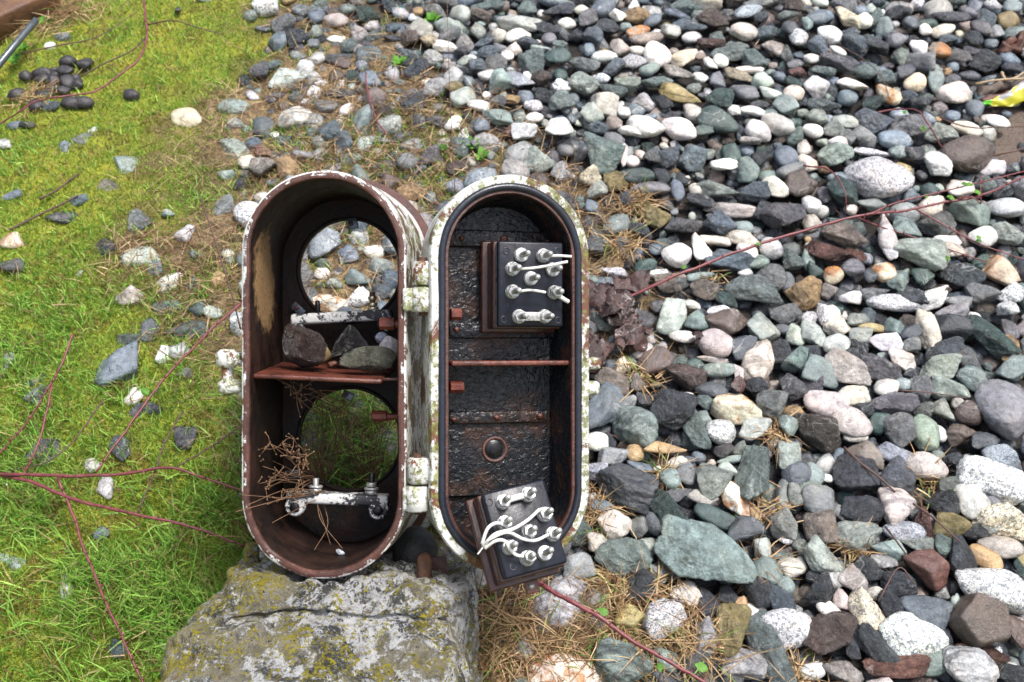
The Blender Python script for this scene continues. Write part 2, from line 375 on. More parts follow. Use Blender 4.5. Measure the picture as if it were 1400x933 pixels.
gx, gy = axis(-1.35, 1.35, .0095, 60), axis(-.75, 1.35, .0095, 60)
X, Y = np.meshgrid(gx, gy, indexing='ij'); Z = gheight(X, Y)
GP = np.stack([X, Y, Z], -1).reshape(-1, 3)
l_, m_, g_, u_ = masks(GP)
front = wc(GP)[:, 2] > .3
l_ = np.where(front, l_, .8); m_ = np.where(front, m_, .2); u_ = np.where(front, u_, 0)
bumpy = (fbm(GP, 22, 3)*.012)*l_*np.exp(-((GP[:, 0]/2)**2+(GP[:, 1]/2)**2)); GP[:, 2] += bumpy - .012*np.clip(g_, 0, 1)*front
nx, ny = len(gx), len(gy); I = np.arange(nx*ny).reshape(nx, ny)
GF = np.stack([I[:-1, :-1], I[1:, :-1], I[1:, 1:], I[:-1, 1:]], -1).reshape(-1, 4)
gme = mesh_of('ground', GP, GF, True, np.stack([l_, m_*.9, u_], -1)); gme.materials.append(M['ground'])
ground = bpy.data.objects.new('ground', gme); COL.objects.link(ground); tag(ground, 'mossy slope of soil, straw and gravel bed', 'ground', kind='structure')
def on_ground(px, py, lift=0.0):
    p, d = ground_hit(px, py, lift); p = p.copy(); p[2] += gheight(np.array([p[0]]), np.array([p[1]]))[0]-p[1]*TS; return p, d

# ================================================================== STONES
PAL = dict(w=(.66, .645, .61), c=(.53, .49, .43), y=(.56, .49, .36), k=(.40, .37, .345), l=(.42, .425, .43), g=(.19, .20, .205), d=(.066, .074, .085),
           b=(.135, .168, .20), n=(.165, .21, .20), N=(.055, .088, .082), p=(.34, .38, .345), P=(.25, .33, .32), t=(.38, .265, .14), o=(.52, .44, .34), e=(.125, .062, .050),
           r=(.215, .18, .155), R=(.10, .078, .068), v=(.14, .14, .155), s=(.66, .66, .66), S=(.3, .33, .37), f=(.26, .215, .10), G=(.20, .245, .205), Y=(.62, .56, .40), O=(.66, .62, .52))
CNAME = dict(w='white', c='cream', y='yellowish cream', k='pinkish beige', l='pale grey', g='grey', d='blackish', b='blue-grey', n='grey-green', N='dark green', p='pale green', P='pale teal',
             t='tan', o='orange-stained', e='rusty red', r='taupe', R='dark brown', v='purple-grey', s='speckled white', S='speckled grey', f='olive', G='bright green', Y='speckled yellowish', O='orange-stained white')
SNAME = dict(r='rounded', m='blocky', a='angular')
TILES = []
def tile(x0, y0, sc, txt): TILES.append((x0, y0, sc, txt))
Z4 = 4.667
tile(800, 0, Z4, "210,85,110,125,0,wa;320,100,175,120,-30,ta;430,145,125,85,30,br;140,180,160,110,-10,da;50,240,120,150,0,ba;25,335,70,90,0,br;260,175,75,55,0,nr;340,205,150,80,20,or;390,250,200,90,10,rr;225,305,130,120,0,ca;120,375,150,85,5,wr;340,330,110,75,20,cr;465,360,170,160,0,wr|bright white round cobble;305,405,180,85,-5,sa;180,440,150,110,0,ba;410,460,120,80,20,nr;590,105,170,65,-10,ba;660,180,210,85,-5,ba;680,250,120,75,20,lr;820,140,150,150,30,Rm;1010,205,175,120,0,cr|cream egg-shaped cobble near the top;1040,100,190,80,15,Sa;1130,45,220,70,5,ga;800,285,180,90,15,ea|wet red-brown wedge stone;930,330,240,140,15,na;1070,380,170,130,-30,na;640,380,170,100,20,ym;740,370,90,70,30,rm;790,420,80,110,-60,wm;865,400,100,100,-40,wr;600,480,210,90,-15,ka;735,505,95,70,-10,lr;840,505,100,110,0,vm;1040,445,170,65,-5,cr;985,495,180,85,-10,ym;1130,520,120,130,40,pm;450,545,200,90,5,na;260,560,190,120,-40,pa;610,612,250,110,-15,fm|long olive flat stone;500,665,120,85,-20,da;870,630,190,150,20,Nm;1015,600,175,110,-10,vm;950,705,80,80,0,wa;1070,725,155,65,-5,wr;130,705,180,190,40,km|pinkish blunt stone with a peak;245,745,80,85,0,wr;320,725,110,80,-20,br;45,780,140,130,-20,pm;850,775,240,160,-10,Nr|dark green smooth cobble;605,830,210,150,-20,wr|largest bright white cobble;385,830,220,160,-15,wr;1100,840,155,130,0,wr;1230,805,200,130,-20,wr;1050,895,130,70,0,ka;755,860,120,90,25,na;185,835,100,80,0,rm;80,860,140,90,0,ba;290,880,130,90,-35,wa;1280,690,150,140,-45,nm;1180,605,140,70,-15,pm;1330,610,130,100,0,cr;1310,195,110,110,0,dr;1360,235,110,150,0,sr;1195,290,130,90,-30,ka;1280,320,90,140,0,ga;1350,460,110,70,10,ea;1340,400,110,60,20,vr;1330,40,130,90,0,Ra;1120,135,90,90,0,da;1290,115,130,60,0,nm;640,40,180,100,-10,na;550,215,120,100,0,km;40,590,100,140,0,pm;170,600,170,110,-30,na")
tile(1100, 0, Z4, "280,85,190,110,-30,ym;385,100,115,110,0,cr;75,120,150,80,0,br;20,165,70,90,0,nm;160,220,150,120,-30,wr;320,265,180,150,-25,bm;290,180,140,50,0,ba;450,265,190,120,-35,da;75,290,130,110,0,ba;50,370,110,75,-30,wr;210,395,240,120,-15,va|purple-grey wedge stone;210,325,110,60,-35,wr;615,320,100,140,60,pa;740,335,190,160,-20,gm;880,285,150,130,-30,oa|rust-orange angular stone;610,40,160,90,0,dm;685,120,100,90,0,dr;940,60,220,90,-10,va;790,110,130,60,0,Nr;890,150,140,85,20,cr;775,155,75,70,0,wr;930,195,130,60,0,ba;1135,135,120,110,-50,vr;1090,200,130,90,0,da;1205,220,90,70,0,br;1240,150,110,80,0,gm;990,310,120,140,40,gm;1155,320,200,120,0,da|black block beside the bark;960,370,80,70,0,br;925,400,55,60,0,ta;1065,420,140,70,0,dr;955,450,110,90,0,ga;840,450,100,190,80,nm;715,510,150,110,25,yr|pale yellow egg-shaped pebble;955,570,190,155,10,cr|big pale dome-shaped cobble;645,450,120,90,0,dm;390,445,180,100,10,na;115,455,150,75,-25,na;70,550,155,140,0,lm;305,530,180,95,-20,wa;280,600,130,110,0,br;530,470,120,130,-40,na;540,570,150,130,-50,oa;430,625,170,110,30,Na;120,655,200,75,0,nm;650,600,140,70,0,da;740,640,130,90,0,dm;440,755,200,180,-40,ba|faceted blue-grey stone;670,790,240,150,-5,ga;580,885,205,120,0,br;880,850,180,140,-20,pa;1035,800,180,95,-15,cr;1240,750,140,80,-15,wr;945,735,95,75,0,br;80,760,120,120,30,pa;285,765,200,100,-20,pm;185,825,140,120,20,pm;50,850,120,85,-20,wr;270,870,120,120,-40,gm;385,860,150,110,-20,gm;215,910,120,80,0,wr;590,225,110,90,0,vr;1080,265,110,60,0,vm;1330,380,130,90,0,dm")
tile(800, 200, Z4, "75,100,270,200,-30,nm;300,110,90,85,0,cr;240,90,70,150,80,km;440,80,110,120,30,ga;530,80,120,150,-40,ba;700,75,185,165,10,bm;885,120,175,110,15,wa|chalk-white flat angular chip;1040,150,140,170,0,nm;1120,95,110,110,0,da;1320,170,190,100,25,gr;1350,250,170,180,30,Rm|brown blocky stone above the cane;1210,270,170,130,-40,cr;1090,280,220,120,0,ba;840,255,290,110,-10,pa;340,195,220,100,5,Nr;420,260,220,100,-5,vr;590,280,90,145,90,br;445,390,190,210,-60,fa|ochre faceted stone;265,335,100,90,0,da;75,305,130,110,0,pa;740,330,160,110,-15,dm;935,375,310,110,-10,kb;860,470,190,160,10,ba;1010,490,130,95,-20,nr;620,475,230,90,0,va;1140,390,170,120,30,da;1260,430,250,190,-10,va|large slate-blue polygon stone;350,490,180,110,-20,da;590,635,160,150,30,wr|snow-white round pebble;730,615,120,170,-60,wm;830,570,190,80,-5,ca;1000,560,220,90,-15,ca;920,690,260,150,-20,ba;1040,640,140,100,-20,wr;1190,600,140,140,0,lr;1110,700,150,80,25,nr;1340,660,150,140,0,nm;370,720,140,120,40,Nm;470,770,160,110,-10,sa;190,745,170,80,0,sa;150,815,200,95,0,br;770,875,180,120,0,rm;520,840,190,120,-20,ra;1080,870,320,170,-10,na|wide grey-green slab stone;1200,780,180,170,30,ga;1300,790,100,120,60,vr;1025,765,95,60,0,wr;450,600,80,70,0,br;60,590,120,130,0,ga;40,400,80,80,0,bm;40,230,130,120,-30,ym;750,790,180,60,5,nm")
tile(1100, 200, Z4, "475,170,385,235,0,sr|big speckled oval granite cobble;1036,30,308,225,0,Rr|big smooth brown cobble;850,100,160,180,0,wm;1200,125,160,100,10,lm;200,60,220,150,0,pa;440,30,250,60,-5,sa;600,30,110,90,-30,nr;710,45,140,110,0,vm;250,280,220,170,-20,Nm;140,300,105,110,0,vm;45,360,115,120,0,lm;20,240,100,120,0,Rm;55,460,120,100,0,cm;110,395,90,70,0,wr;260,530,260,130,-25,rm;530,500,185,230,90,kx|upright cone-shaped stone;740,620,330,210,-15,pa|pale green block under the cane;650,450,180,130,0,nm;825,430,250,170,-10,ga;1060,390,230,170,-20,nm;1305,345,220,130,-5,lr;1150,525,155,135,0,wr;1305,500,165,170,30,pm;920,550,180,90,10,wr;960,600,180,90,0,cm;1025,735,250,160,-10,da;1275,720,210,180,-40,oa;145,630,250,130,-10,ea|flat rust-red stone;330,650,130,70,-30,ea;305,710,140,120,0,vb;520,735,140,140,-30,or|orange and white pebble;190,760,110,130,-40,or;80,730,100,90,0,Nm;25,670,80,130,0,nm;440,755,110,130,60,dm;620,765,130,180,50,nm;460,860,200,100,5,gm;850,870,220,130,10,wm;700,875,190,130,-30,dm;585,912,330,110,2,sr|flat salt-and-pepper granite stone;1335,880,180,130,20,sm;1150,870,200,130,-20,ga;770,765,150,100,0,Nm;0,840,210,200,-10,ta|tan pitted block;300,370,80,70,0,wr;430,330,200,90,0,gm;1250,240,110,160,0,dm;1150,230,150,120,0,nm;300,910,150,80,0,lm;170,850,110,100,0,ka;550,640,90,100,0,lm;1000,900,160,90,0,gm")
tile(800, 400, Z4, "560,100,200,210,0,pm;685,35,110,60,-20,wm;710,130,140,130,0,nm;870,70,170,70,5,sa;920,155,290,160,0,Rm|half-moon brown stone;1130,165,190,190,20,pm;830,295,220,160,0,kr|mauve rounded stone;630,230,170,80,0,wr;1010,320,170,150,0,dm;1110,390,200,280,70,cb|cream teardrop stone;1245,330,130,150,0,da;1345,400,170,150,10,na;1350,210,120,150,0,pm;1270,170,100,60,0,dr;1290,70,220,130,10,ga;450,390,220,150,20,Rr;645,490,240,190,-15,Rm|grey-brown blunt stone;820,390,190,50,-5,km;855,465,200,85,0,nr;975,500,85,130,75,km;805,605,190,110,-10,dr;1100,565,130,110,0,da;1330,560,160,170,10,va;985,710,280,230,-30,Oa|pale angular stone with ochre edge;870,845,185,150,0,sr|small speckled egg stone;1195,700,200,170,0,ga;1090,850,200,130,0,pm;1300,840,130,130,0,nm;125,715,240,300,50,bm|big blue-grey pitted stone;325,810,265,235,0,nb|grey stone with a white vein;180,540,210,150,-20,rm;75,905,140,110,0,wr;240,400,100,90,0,ym;345,530,110,120,0,ka;285,670,95,80,0,lm;560,720,240,240,-20,da;385,650,110,90,0,va;700,840,140,250,-70,na;760,670,90,110,0,nm;750,780,110,80,0,nm;390,890,130,100,30,dm;670,650,90,60,0,wm;1225,265,50,28,0,er;60,455,85,80,0,pm")
tile(1100, 400, Z4, "800,170,155,240,80,ca|tall cream wedge stone;950,130,230,170,-30,dm;1200,200,200,290,-60,Na|tall dark green wedge stone;225,130,150,140,-30,ca;345,95,150,85,10,pm;450,140,180,55,-5,fr;585,145,120,110,-30,nm;55,190,150,190,0,pm;40,100,100,120,0,sa;140,70,110,170,-60,sa;215,260,170,130,10,lr;535,240,205,120,-15,lm;360,250,130,90,0,dm;370,190,150,110,0,pa;330,340,120,110,0,da;510,400,260,170,-15,va|flat purple slate stone;275,445,290,210,-25,ka|pink-beige granular block;630,360,170,130,-10,ca;900,290,260,140,15,dm;890,420,300,160,15,pa|pale green peaked stone;1120,490,170,200,-50,nm;1340,430,200,150,10,nm;1297,681,330,365,0,gr|big dark grey disc stone;945,555,240,140,-15,pa;890,670,165,190,-20,pa;1070,705,170,150,20,Rr|brown round pebble;580,655,320,150,5,va|dark pitted loaf-shaped stone;535,530,155,115,0,wr;640,510,130,80,-10,nr;760,550,130,160,0,gm;105,490,210,180,-20,nm;50,560,140,140,0,va;310,605,200,140,10,cm;140,680,250,170,-15,kr;300,790,250,180,-20,kr;100,830,300,220,-40,Rm|dark brown rounded boulder;385,670,130,130,0,da;490,790,160,120,20,Nm;620,840,240,200,30,ga;780,840,170,210,0,Gr|bright green smooth stone;870,840,90,100,0,wr;1010,830,190,130,10,Rm;1160,880,190,120,0,dm;330,890,150,60,0,km;770,700,150,110,0,gm;680,100,120,90,0,Rm;700,190,150,90,20,dr;690,280,130,90,0,gm;960,30,220,110,15,gm;1310,30,130,110,0,sm;1330,160,110,130,0,gm;1330,290,130,160,0,ta;700,440,110,70,0,dm;520,320,90,50,0,nm;1000,640,90,80,0,km;50,340,130,110,-30,dm")
tile(800, 600, Z4, "260,290,360,260,-25,dm|big black wet boulder;95,425,190,100,-15,br;180,70,200,110,0,gm;320,50,110,110,0,tr;510,35,250,80,-5,tm;890,40,130,90,0,va;240,180,180,90,-10,na;350,150,160,80,-20,bm;70,170,170,120,20,Sm;545,235,130,130,-20,nr;590,130,130,70,0,km;640,200,140,140,0,gm;790,270,190,230,-30,pm;905,175,110,90,0,pm;950,355,170,240,-60,Om|white stone stained orange on one side;1080,210,220,360,65,na|tall sparkling grey-green stone;1300,90,160,190,0,pm;1350,215,180,140,0,dr;835,490,260,120,-20,Nr|smooth dark green sausage-shaped stone;575,345,210,100,10,ga;745,370,180,100,-15,km;560,470,330,210,-35,Na;435,530,110,130,-60,dr;200,540,190,170,30,cm;340,540,120,130,0,gm;750,740,590,380,-30,Pa|largest pale teal slab;245,760,350,210,0,na|half-round green stone;90,655,180,150,-20,km;385,670,170,110,-10,pm;1015,590,190,230,-30,dm;1265,540,160,180,0,pa;1140,690,110,130,0,pm;1295,640,110,60,0,sm;1160,850,180,160,0,nr;1310,820,170,120,0,kr;1255,740,150,60,0,nm;1265,350,90,200,80,gm;1350,360,120,140,0,pm;870,640,110,110,0,dm;940,100,180,50,5,nr;660,110,100,50,0,dr;1090,490,70,130,-70,tm;470,840,120,130,0,lm;370,890,180,100,0,va;1370,800,90,110,0,cr;1000,30,100,80,40,pm")
tile(1100, 600, Z4, "400,75,240,170,-40,rm;560,60,210,130,-20,Sm;780,140,250,170,-10,kr|mauve flat rounded stone;330,200,260,260,-45,da;605,230,260,260,0,da|glittering black rough stone;1200,240,390,230,-15,sa|long white granite slab;1020,110,220,150,-10,da;1290,80,260,160,-20,Sm;60,220,130,150,0,nr;150,230,70,50,-20,wr;100,380,210,190,30,gm;40,340,150,110,0,pm;105,560,200,200,0,rm|taupe rounded-square stone;245,480,140,120,-20,lm;370,450,240,190,-15,da;595,435,220,240,0,kb|mottled beige knobbly stone;890,380,200,150,-25,da;1060,385,190,210,20,wr|smooth white oval cobble;920,285,150,120,0,pm;1260,495,300,280,-30,Ya|speckled cream granite block;1160,555,160,120,-30,pm;1085,590,160,120,-20,da;920,550,240,170,10,fm;755,550,110,200,80,ea;630,615,235,130,-5,Sr;545,720,190,140,-30,nm;335,620,250,200,-15,pa;120,760,250,210,0,pm|pale mint blocky stone;720,690,210,110,-10,pm;770,830,280,230,-20,em|dark red two-tone stone;1245,695,250,130,-10,cr;1150,770,200,130,-40,tr;990,780,190,250,20,da;880,700,120,130,0,na;400,850,200,140,-10,da;500,810,150,100,-10,lm;1190,400,110,90,0,vm;75,900,130,80,0,da")
tile(1100, 733, Z4, "1185,340,405,245,-15,sr|speckled blue-white oval boulder;1130,555,320,310,-20,Rx|shiny brown five-sided stone;700,680,400,270,-5,sr|large white speckled egg boulder;780,510,310,200,0,bm;390,500,210,230,0,Ya;160,620,240,340,-45,Rm|tall split dark brown stone;420,710,170,290,-60,dm;590,870,390,140,5,em;825,840,210,130,15,nr;1050,870,330,260,-20,lb|knobbly pale grey boulder;1120,765,310,140,-10,ea;1300,880,230,130,-15,dm;1345,600,130,220,0,Rm;600,310,210,140,0,da;105,365,210,180,0,da;320,300,180,150,-30,km;185,290,160,110,0,lr;440,395,110,70,0,km;240,430,120,110,0,km;170,510,200,100,-40,wr;550,480,150,180,0,dm;240,890,230,140,-10,ka;50,870,150,100,10,lr;300,720,100,180,0,dm;980,470,90,150,0,pm;890,690,100,150,0,dm;1380,200,60,160,0,Nm;1330,840,90,60,0,lm")
tile(800, 733, Z4, "490,540,210,260,-40,sm|pale grey granite wedge;655,355,210,150,-15,km;350,330,190,180,0,da;75,400,160,220,0,gr|dark stone with white spots;800,430,140,180,0,da;930,590,220,290,70,fa|golden olive crystalline stone;1090,480,140,100,0,wr;1180,730,230,400,-70,na|rough teal stone standing upright;1280,590,300,230,-10,sr|speckled oval stone beside the teal one;1255,415,180,150,-5,ba;1090,350,220,180,-30,da;1020,815,265,180,-10,lm|lavender-grey faceted stone;900,370,120,120,0,dm;1000,420,90,70,0,tm;250,820,370,260,0,nb|rough grey-green boulder;530,910,200,90,0,dr;700,820,190,140,0,gm;520,790,180,140,0,nm;940,900,140,90,0,gm;1280,320,110,100,0,nr;130,700,170,120,0,gm;760,650,170,200,0,gm")
tile(600, 733, Z4, "750,440,380,470,60,lb|big striated pale boulder below the lid;810,890,500,280,0,Or|big white boulder with orange rust stain;890,190,190,140,0,gm;340,540,120,120,0,gm;510,820,110,120,0,tm")
tile(550, 0, Z4, "750,135,250,120,-5,pm|long pale green stone near the top;735,225,150,90,5,wm;1000,50,230,100,20,da;1050,155,110,75,0,wr;1145,65,95,60,0,cr;890,75,55,50,0,wr;1190,120,150,110,30,ga;800,40,120,90,0,na;545,25,210,60,0,na;490,80,150,70,-10,rm;935,265,90,80,0,vr;620,300,90,70,-30,vm;800,275,120,110,30,ba;920,190,170,80,-15,da;985,400,180,90,0,Nm;840,430,160,180,-40,na;1160,430,180,100,-15,ga;700,310,120,90,0,cm;670,360,80,70,0,wr;555,345,140,100,0,ba;590,420,150,120,0,gm;435,370,80,50,0,wr;275,290,150,80,-5,wm|white blocky stone in the straw;170,250,110,90,0,ym;300,210,140,90,20,ga;380,310,90,70,0,vm;325,510,120,130,0,lm;335,600,120,110,0,fm;395,670,170,110,25,pm;545,510,120,75,0,wr;610,550,150,140,20,nm;735,565,210,110,-10,Sm;490,720,135,75,-5,wr;335,755,120,50,0,tm;610,700,110,80,0,vm;620,780,190,110,-15,nm;835,720,115,75,0,sr;845,795,105,75,15,wr;890,540,110,120,30,Rm;800,520,65,80,0,wr;1025,590,130,100,10,sm;1015,690,160,130,0,na;1165,575,170,140,-10,pm;900,640,110,100,0,da;1000,870,175,130,0,wm|white blunt stone above the lid;780,870,160,140,0,lm;700,680,100,60,0,tm;70,710,170,160,0,dm|dark domed stone above the two cases;400,890,80,90,0,wm;510,840,100,110,0,bm;250,875,60,55,0,cr;690,860,80,70,0,em;480,440,110,90,0,bm;400,415,100,70,0,pm;1045,730,90,100,0,dm;1280,520,90,60,0,sr;1010,310,90,60,15,na;880,330,120,45,-15,pm;520,260,120,60,10,ba")
tile(300, 50, Z4, "430,240,240,150,20,pm|flat pale green stone by the lawn;480,500,210,180,30,wb|white crackled stone above the open case;85,410,180,115,5,nr|smooth grey-green pebble by the lawn;600,530,130,120,0,gr;330,350,120,110,-20,va;205,330,90,80,0,lm;270,440,90,90,0,tm;505,110,100,80,20,pm;590,240,120,110,30,pm;640,270,100,55,0,sm;490,355,100,85,0,nm;770,350,200,80,-5,bm;680,430,150,100,0,gm;760,120,160,110,10,va;780,160,120,90,0,Rm;750,240,100,90,0,Rm;960,120,160,110,0,nm;770,285,90,50,0,cm;85,690,190,140,-10,pa;220,640,100,90,0,bm;280,700,120,90,0,em;345,590,60,50,0,wr;550,390,70,50,0,wm;1040,680,180,70,-10,pm;840,790,150,90,15,pm;1050,830,190,70,5,gm;1230,720,160,100,10,gm;930,630,70,110,0,bm;1110,460,60,60,0,gm;1330,300,80,60,0,cr;1150,310,90,50,0,nm;1230,370,150,60,0,lm;650,750,100,110,0,gm;400,630,120,60,0,dm;50,850,110,90,0,nm;430,750,80,80,0,gm;1380,490,100,80,0,gm;70,520,130,80,20,pm;740,10,120,60,0,wm;1100,10,110,50,0,dm;600,40,80,90,0,vm;1280,870,120,80,0,gm")
tile(0, 0, 3.455, "290,140,80,60,0,bm;232,190,50,40,0,wr;235,505,95,90,20,bm|blue-grey stone against the dung;880,550,130,100,-5,yr|pale yellow stone on the lawn;1245,140,75,55,10,dm|small black pebble alone on the upper lawn;735,298,65,28,0,bm;435,600,45,35,20,wm;390,662,95,65,15,pa;305,692,60,60,0,bm;590,765,115,120,40,nm;490,870,140,85,5,ra|tan angular stone on the lawn;385,910,115,70,25,bm;60,578,80,60,0,bm;22,650,70,75,0,lm;50,890,90,50,20,bm;970,10,90,30,0,lm")
tile(0, 250, 3.454, "285,120,130,80,10,vm;660,150,120,120,20,gm;487,255,85,105,40,dm;55,235,120,90,10,Om|cream and orange stone at the left edge;45,345,110,95,20,vm;665,320,155,100,10,pm;725,370,80,65,0,bm;785,425,145,90,25,wm;865,205,85,90,0,lm;605,498,130,100,0,km|beige rounded stone on the lawn;380,370,70,40,0,lm;785,545,140,75,0,nm;935,555,100,80,0,Nm;695,645,115,110,-30,dm;605,685,120,90,10,na;875,650,200,100,10,nm|long grey-green stone left of the case;545,810,190,190,15,bm|big blue-grey stone left of the case;15,800,60,110,0,pm;145,868,110,50,10,nm;190,915,110,80,15,gm;845,740,100,70,0,lm;770,745,80,70,0,wm;630,925,60,50,0,wr;1015,415,90,90,0,tm;1070,310,70,80,0,pm;1055,90,110,100,0,gm;790,115,60,40,0,nm;900,430,60,80,0,bm;920,290,70,40,0,nm;1000,580,100,60,0,pm;870,860,80,70,0,gm")
tile(0, 500, 2.154, "105,42,75,50,25,vm;385,55,55,40,30,wr|white egg-shaped pebble by the cane;425,95,90,60,10,vm;120,215,90,85,0,gm;265,250,55,40,0,lm;305,320,50,70,0,lm;540,170,70,80,0,vm;290,455,45,35,10,bm;28,540,75,80,40,nm|grey-green stone at the left edge;188,618,40,75,-70,lm;338,795,45,55,20,bm;470,788,30,25,0,lm;165,918,75,35,10,bm|half-buried blue stone at the bottom;350,215,60,90,20,dm;410,150,40,30,0,gm;10,318,20,30,0,wm")
tile(310, 220, 4.665, "770,560,140,130,0,bm;605,680,100,80,0,wr;640,860,260,110,-10,Om|orange and white stone seen through the round hole;840,450,130,130,0,lm;960,420,110,60,0,tm;980,800,130,130,-20,bm")

_ICO = {}
def ico(n):
    if n not in _ICO:
        bm = bmesh.new(); bmesh.ops.create_icosphere(bm, subdivisions=n, radius=1.0); bm.verts.index_update()
        _ICO[n] = (np.array([v.co[:] for v in bm.verts]), np.array([[v.index for v in f.verts] for f in bm.faces])); bm.free()
    return _ICO[n]
def rock(sub, shape, rng, flat=.7):
    """unit rock, extents normalised to +-1 in x, y and +-flat in z"""
    D = ico(sub)[0]; V = D.copy()
    npl, pw, jit = dict(r=(13, 6, .13), b=(12, 8, .18), m=(10, 20, .26), a=(9, 44, .32))[shape]
    # random polytope with rounded edges, seen as a radius in each direction
    i = np.arange(npl)+.5; ph = np.arccos(1-2*i/npl); tt = math.pi*(1+5**.5)*i
    N = np.stack([np.cos(tt)*np.sin(ph), np.sin(tt)*np.sin(ph), np.cos(ph)], 1)@np.array(Matrix.Rotation(rng.uniform(0, 6.28), 3, Vector(rng.normal(size=3))))
    N += rng.normal(0, jit*1.1, N.shape); N /= np.linalg.norm(N, axis=1)[:, None]; dist = rng.uniform(1-jit*1.6, 1+jit*.4, npl)
    rr = (np.maximum(0, D@N.T)/dist)**pw; V = D*np.minimum((rr.sum(1)+1e-6)**(-1/pw), 1.7)[:, None]
    amp = dict(r=.022, b=.05, m=.04, a=.045)[shape]
    V += D*(vnoise(D+rng.random(3)*50, 2.3)*amp*1.2 + vnoise(D+rng.random(3)*50, 6)*amp + vnoise(D+rng.random(3)*50, 14)*amp*.6*(sub > 2) + vnoise(D+rng.random(3)*50, 30)*amp*.45*(sub > 3))[:, None]
    lo_, hi_ = V.min(0), V.max(0); V = (V-(lo_+hi_)/2)/((hi_-lo_)/2); V[:, 2] *= flat
    return V
def stone_axes(ang):
    a = rad(ang); u = GX*math.cos(a) + GY*math.sin(a)/.8; u /= np.linalg.norm(u); return u, np.cross(GN, u)
STONES = []      # dicts: pos, r, V(world), faces, tint, mat, size(px), label bits
def add_stone(P, a, b, ang, col, shape, size, px, py, sub, flat=.7, tilt=10, phrase=None, rng=None, hand=False):
    rng = rng or RNG
    V = rock(sub, 'a' if shape == 'x' else shape, rng, flat)
    if shape == 'x' and col == 'k':                       # the cone
        V = ico(sub)[0].copy(); tz = (V[:, 0]+1)/2; V[:, 1] *= (1-.86*tz); V[:, 2] *= (1-.8*tz); V += .04*vnoise(V, 3)[:, None]
        V[:, 2] *= .8
    elif shape == 'x':                                   # five-sided slab
        D = ico(sub)[0]; N = [(math.cos(k*2*math.pi/5+.35), math.sin(k*2*math.pi/5+.35), .10) for k in range(5)]+[(.05, -.12, 1), (0, 0, -1)]
        N = np.array(N); N /= np.linalg.norm(N, axis=1)[:, None]; ds = np.array([.80, .84, .78, .86, .80, .52, .6])
        V = D*(((np.maximum(0, D@N.T)/ds)**16).sum(1)**(-1/16))[:, None]; V += D*(vnoise(D, 2.5)*.03)[:, None]; V[:, :2] /= np.abs(V[:, :2]).max(0)
    u, v = stone_axes(ang); w = GN
    R = Matrix.Rotation(rad(rng.uniform(-tilt, tilt)), 3, Vector(u)) @ Matrix.Rotation(rad(rng.uniform(-tilt, tilt)), 3, Vector(v)); R = np.array(R)
    c = min(a, b)*(1 if shape != 'x' else .85)
    W = (V[:, :1]*a*u + V[:, 1:2]*b*v + V[:, 2:]*c*w)@R.T
    base = np.array(PAL[col]); tint = np.clip(base*(1+rng.normal(0, .16))*(1+rng.normal(0, .022, 3)), .012, .80)
    if col in 'sYS': mat = 'granite'
    elif col in 'oO': mat = 'stained'
    elif shape == 'b': mat = 'banded'
    elif shape == 'a' and col not in 'wc': mat = 'rough'
    else: mat = 'smooth' if shape in 'rx' or rng.random() < .6 else ('rough' if col not in 'wck' else 'smooth')
    STONES.append(dict(P=P, V=W+P, F=ico(sub)[1], tint=tint, mat=mat, size=size, px=px, py=py, col=col, shape=shape, phrase=phrase, r=math.sqrt(a*b), hand=hand, long=max(a, b)/min(a, b)))
rs = np.random.default_rng(5)
for x0, y0, sc, txt in TILES:
    for item in txt.split(';'):
        body, _, phrase = item.partition('|'); f = body.split(','); x, y, w, h, ang = map(float, f[:5]); col, shape = f[5][0], f[5][1]
        px, py, w, h = x0+x/sc, y0+y/sc, w/sc, h/sc
        if abs(ang) > 45 and h > w: w, h = h, w
        if ang: w, h = w*1.06, h*.92
        grav = px > np.interp(py, [a for a, _ in _XG], [b for _, b in _XG])-40
        size = math.sqrt(w*h); flat = .66 if shape != 'r' else .64
        _, d = ground_hit(px, py); a = w*d/F/2*1.08; b = h*d/F/2/.86*1.08
        if abs(ang) > 45: a, b = w*d/F/2/.86*1.08, h*d/F/2*1.08
        lift = min(a, b)*flat*(.55 if grav else .06) + (.006 if grav else 0)
        if shape == 'x': lift = min(a, b)*.8
        P, d = on_ground(px, py, lift)
        add_stone(P, a, b, ang, col, shape, size, px, py, 5 if size > 58 else 4 if size > 30 else 3, flat, 10, phrase or None, rs, True)
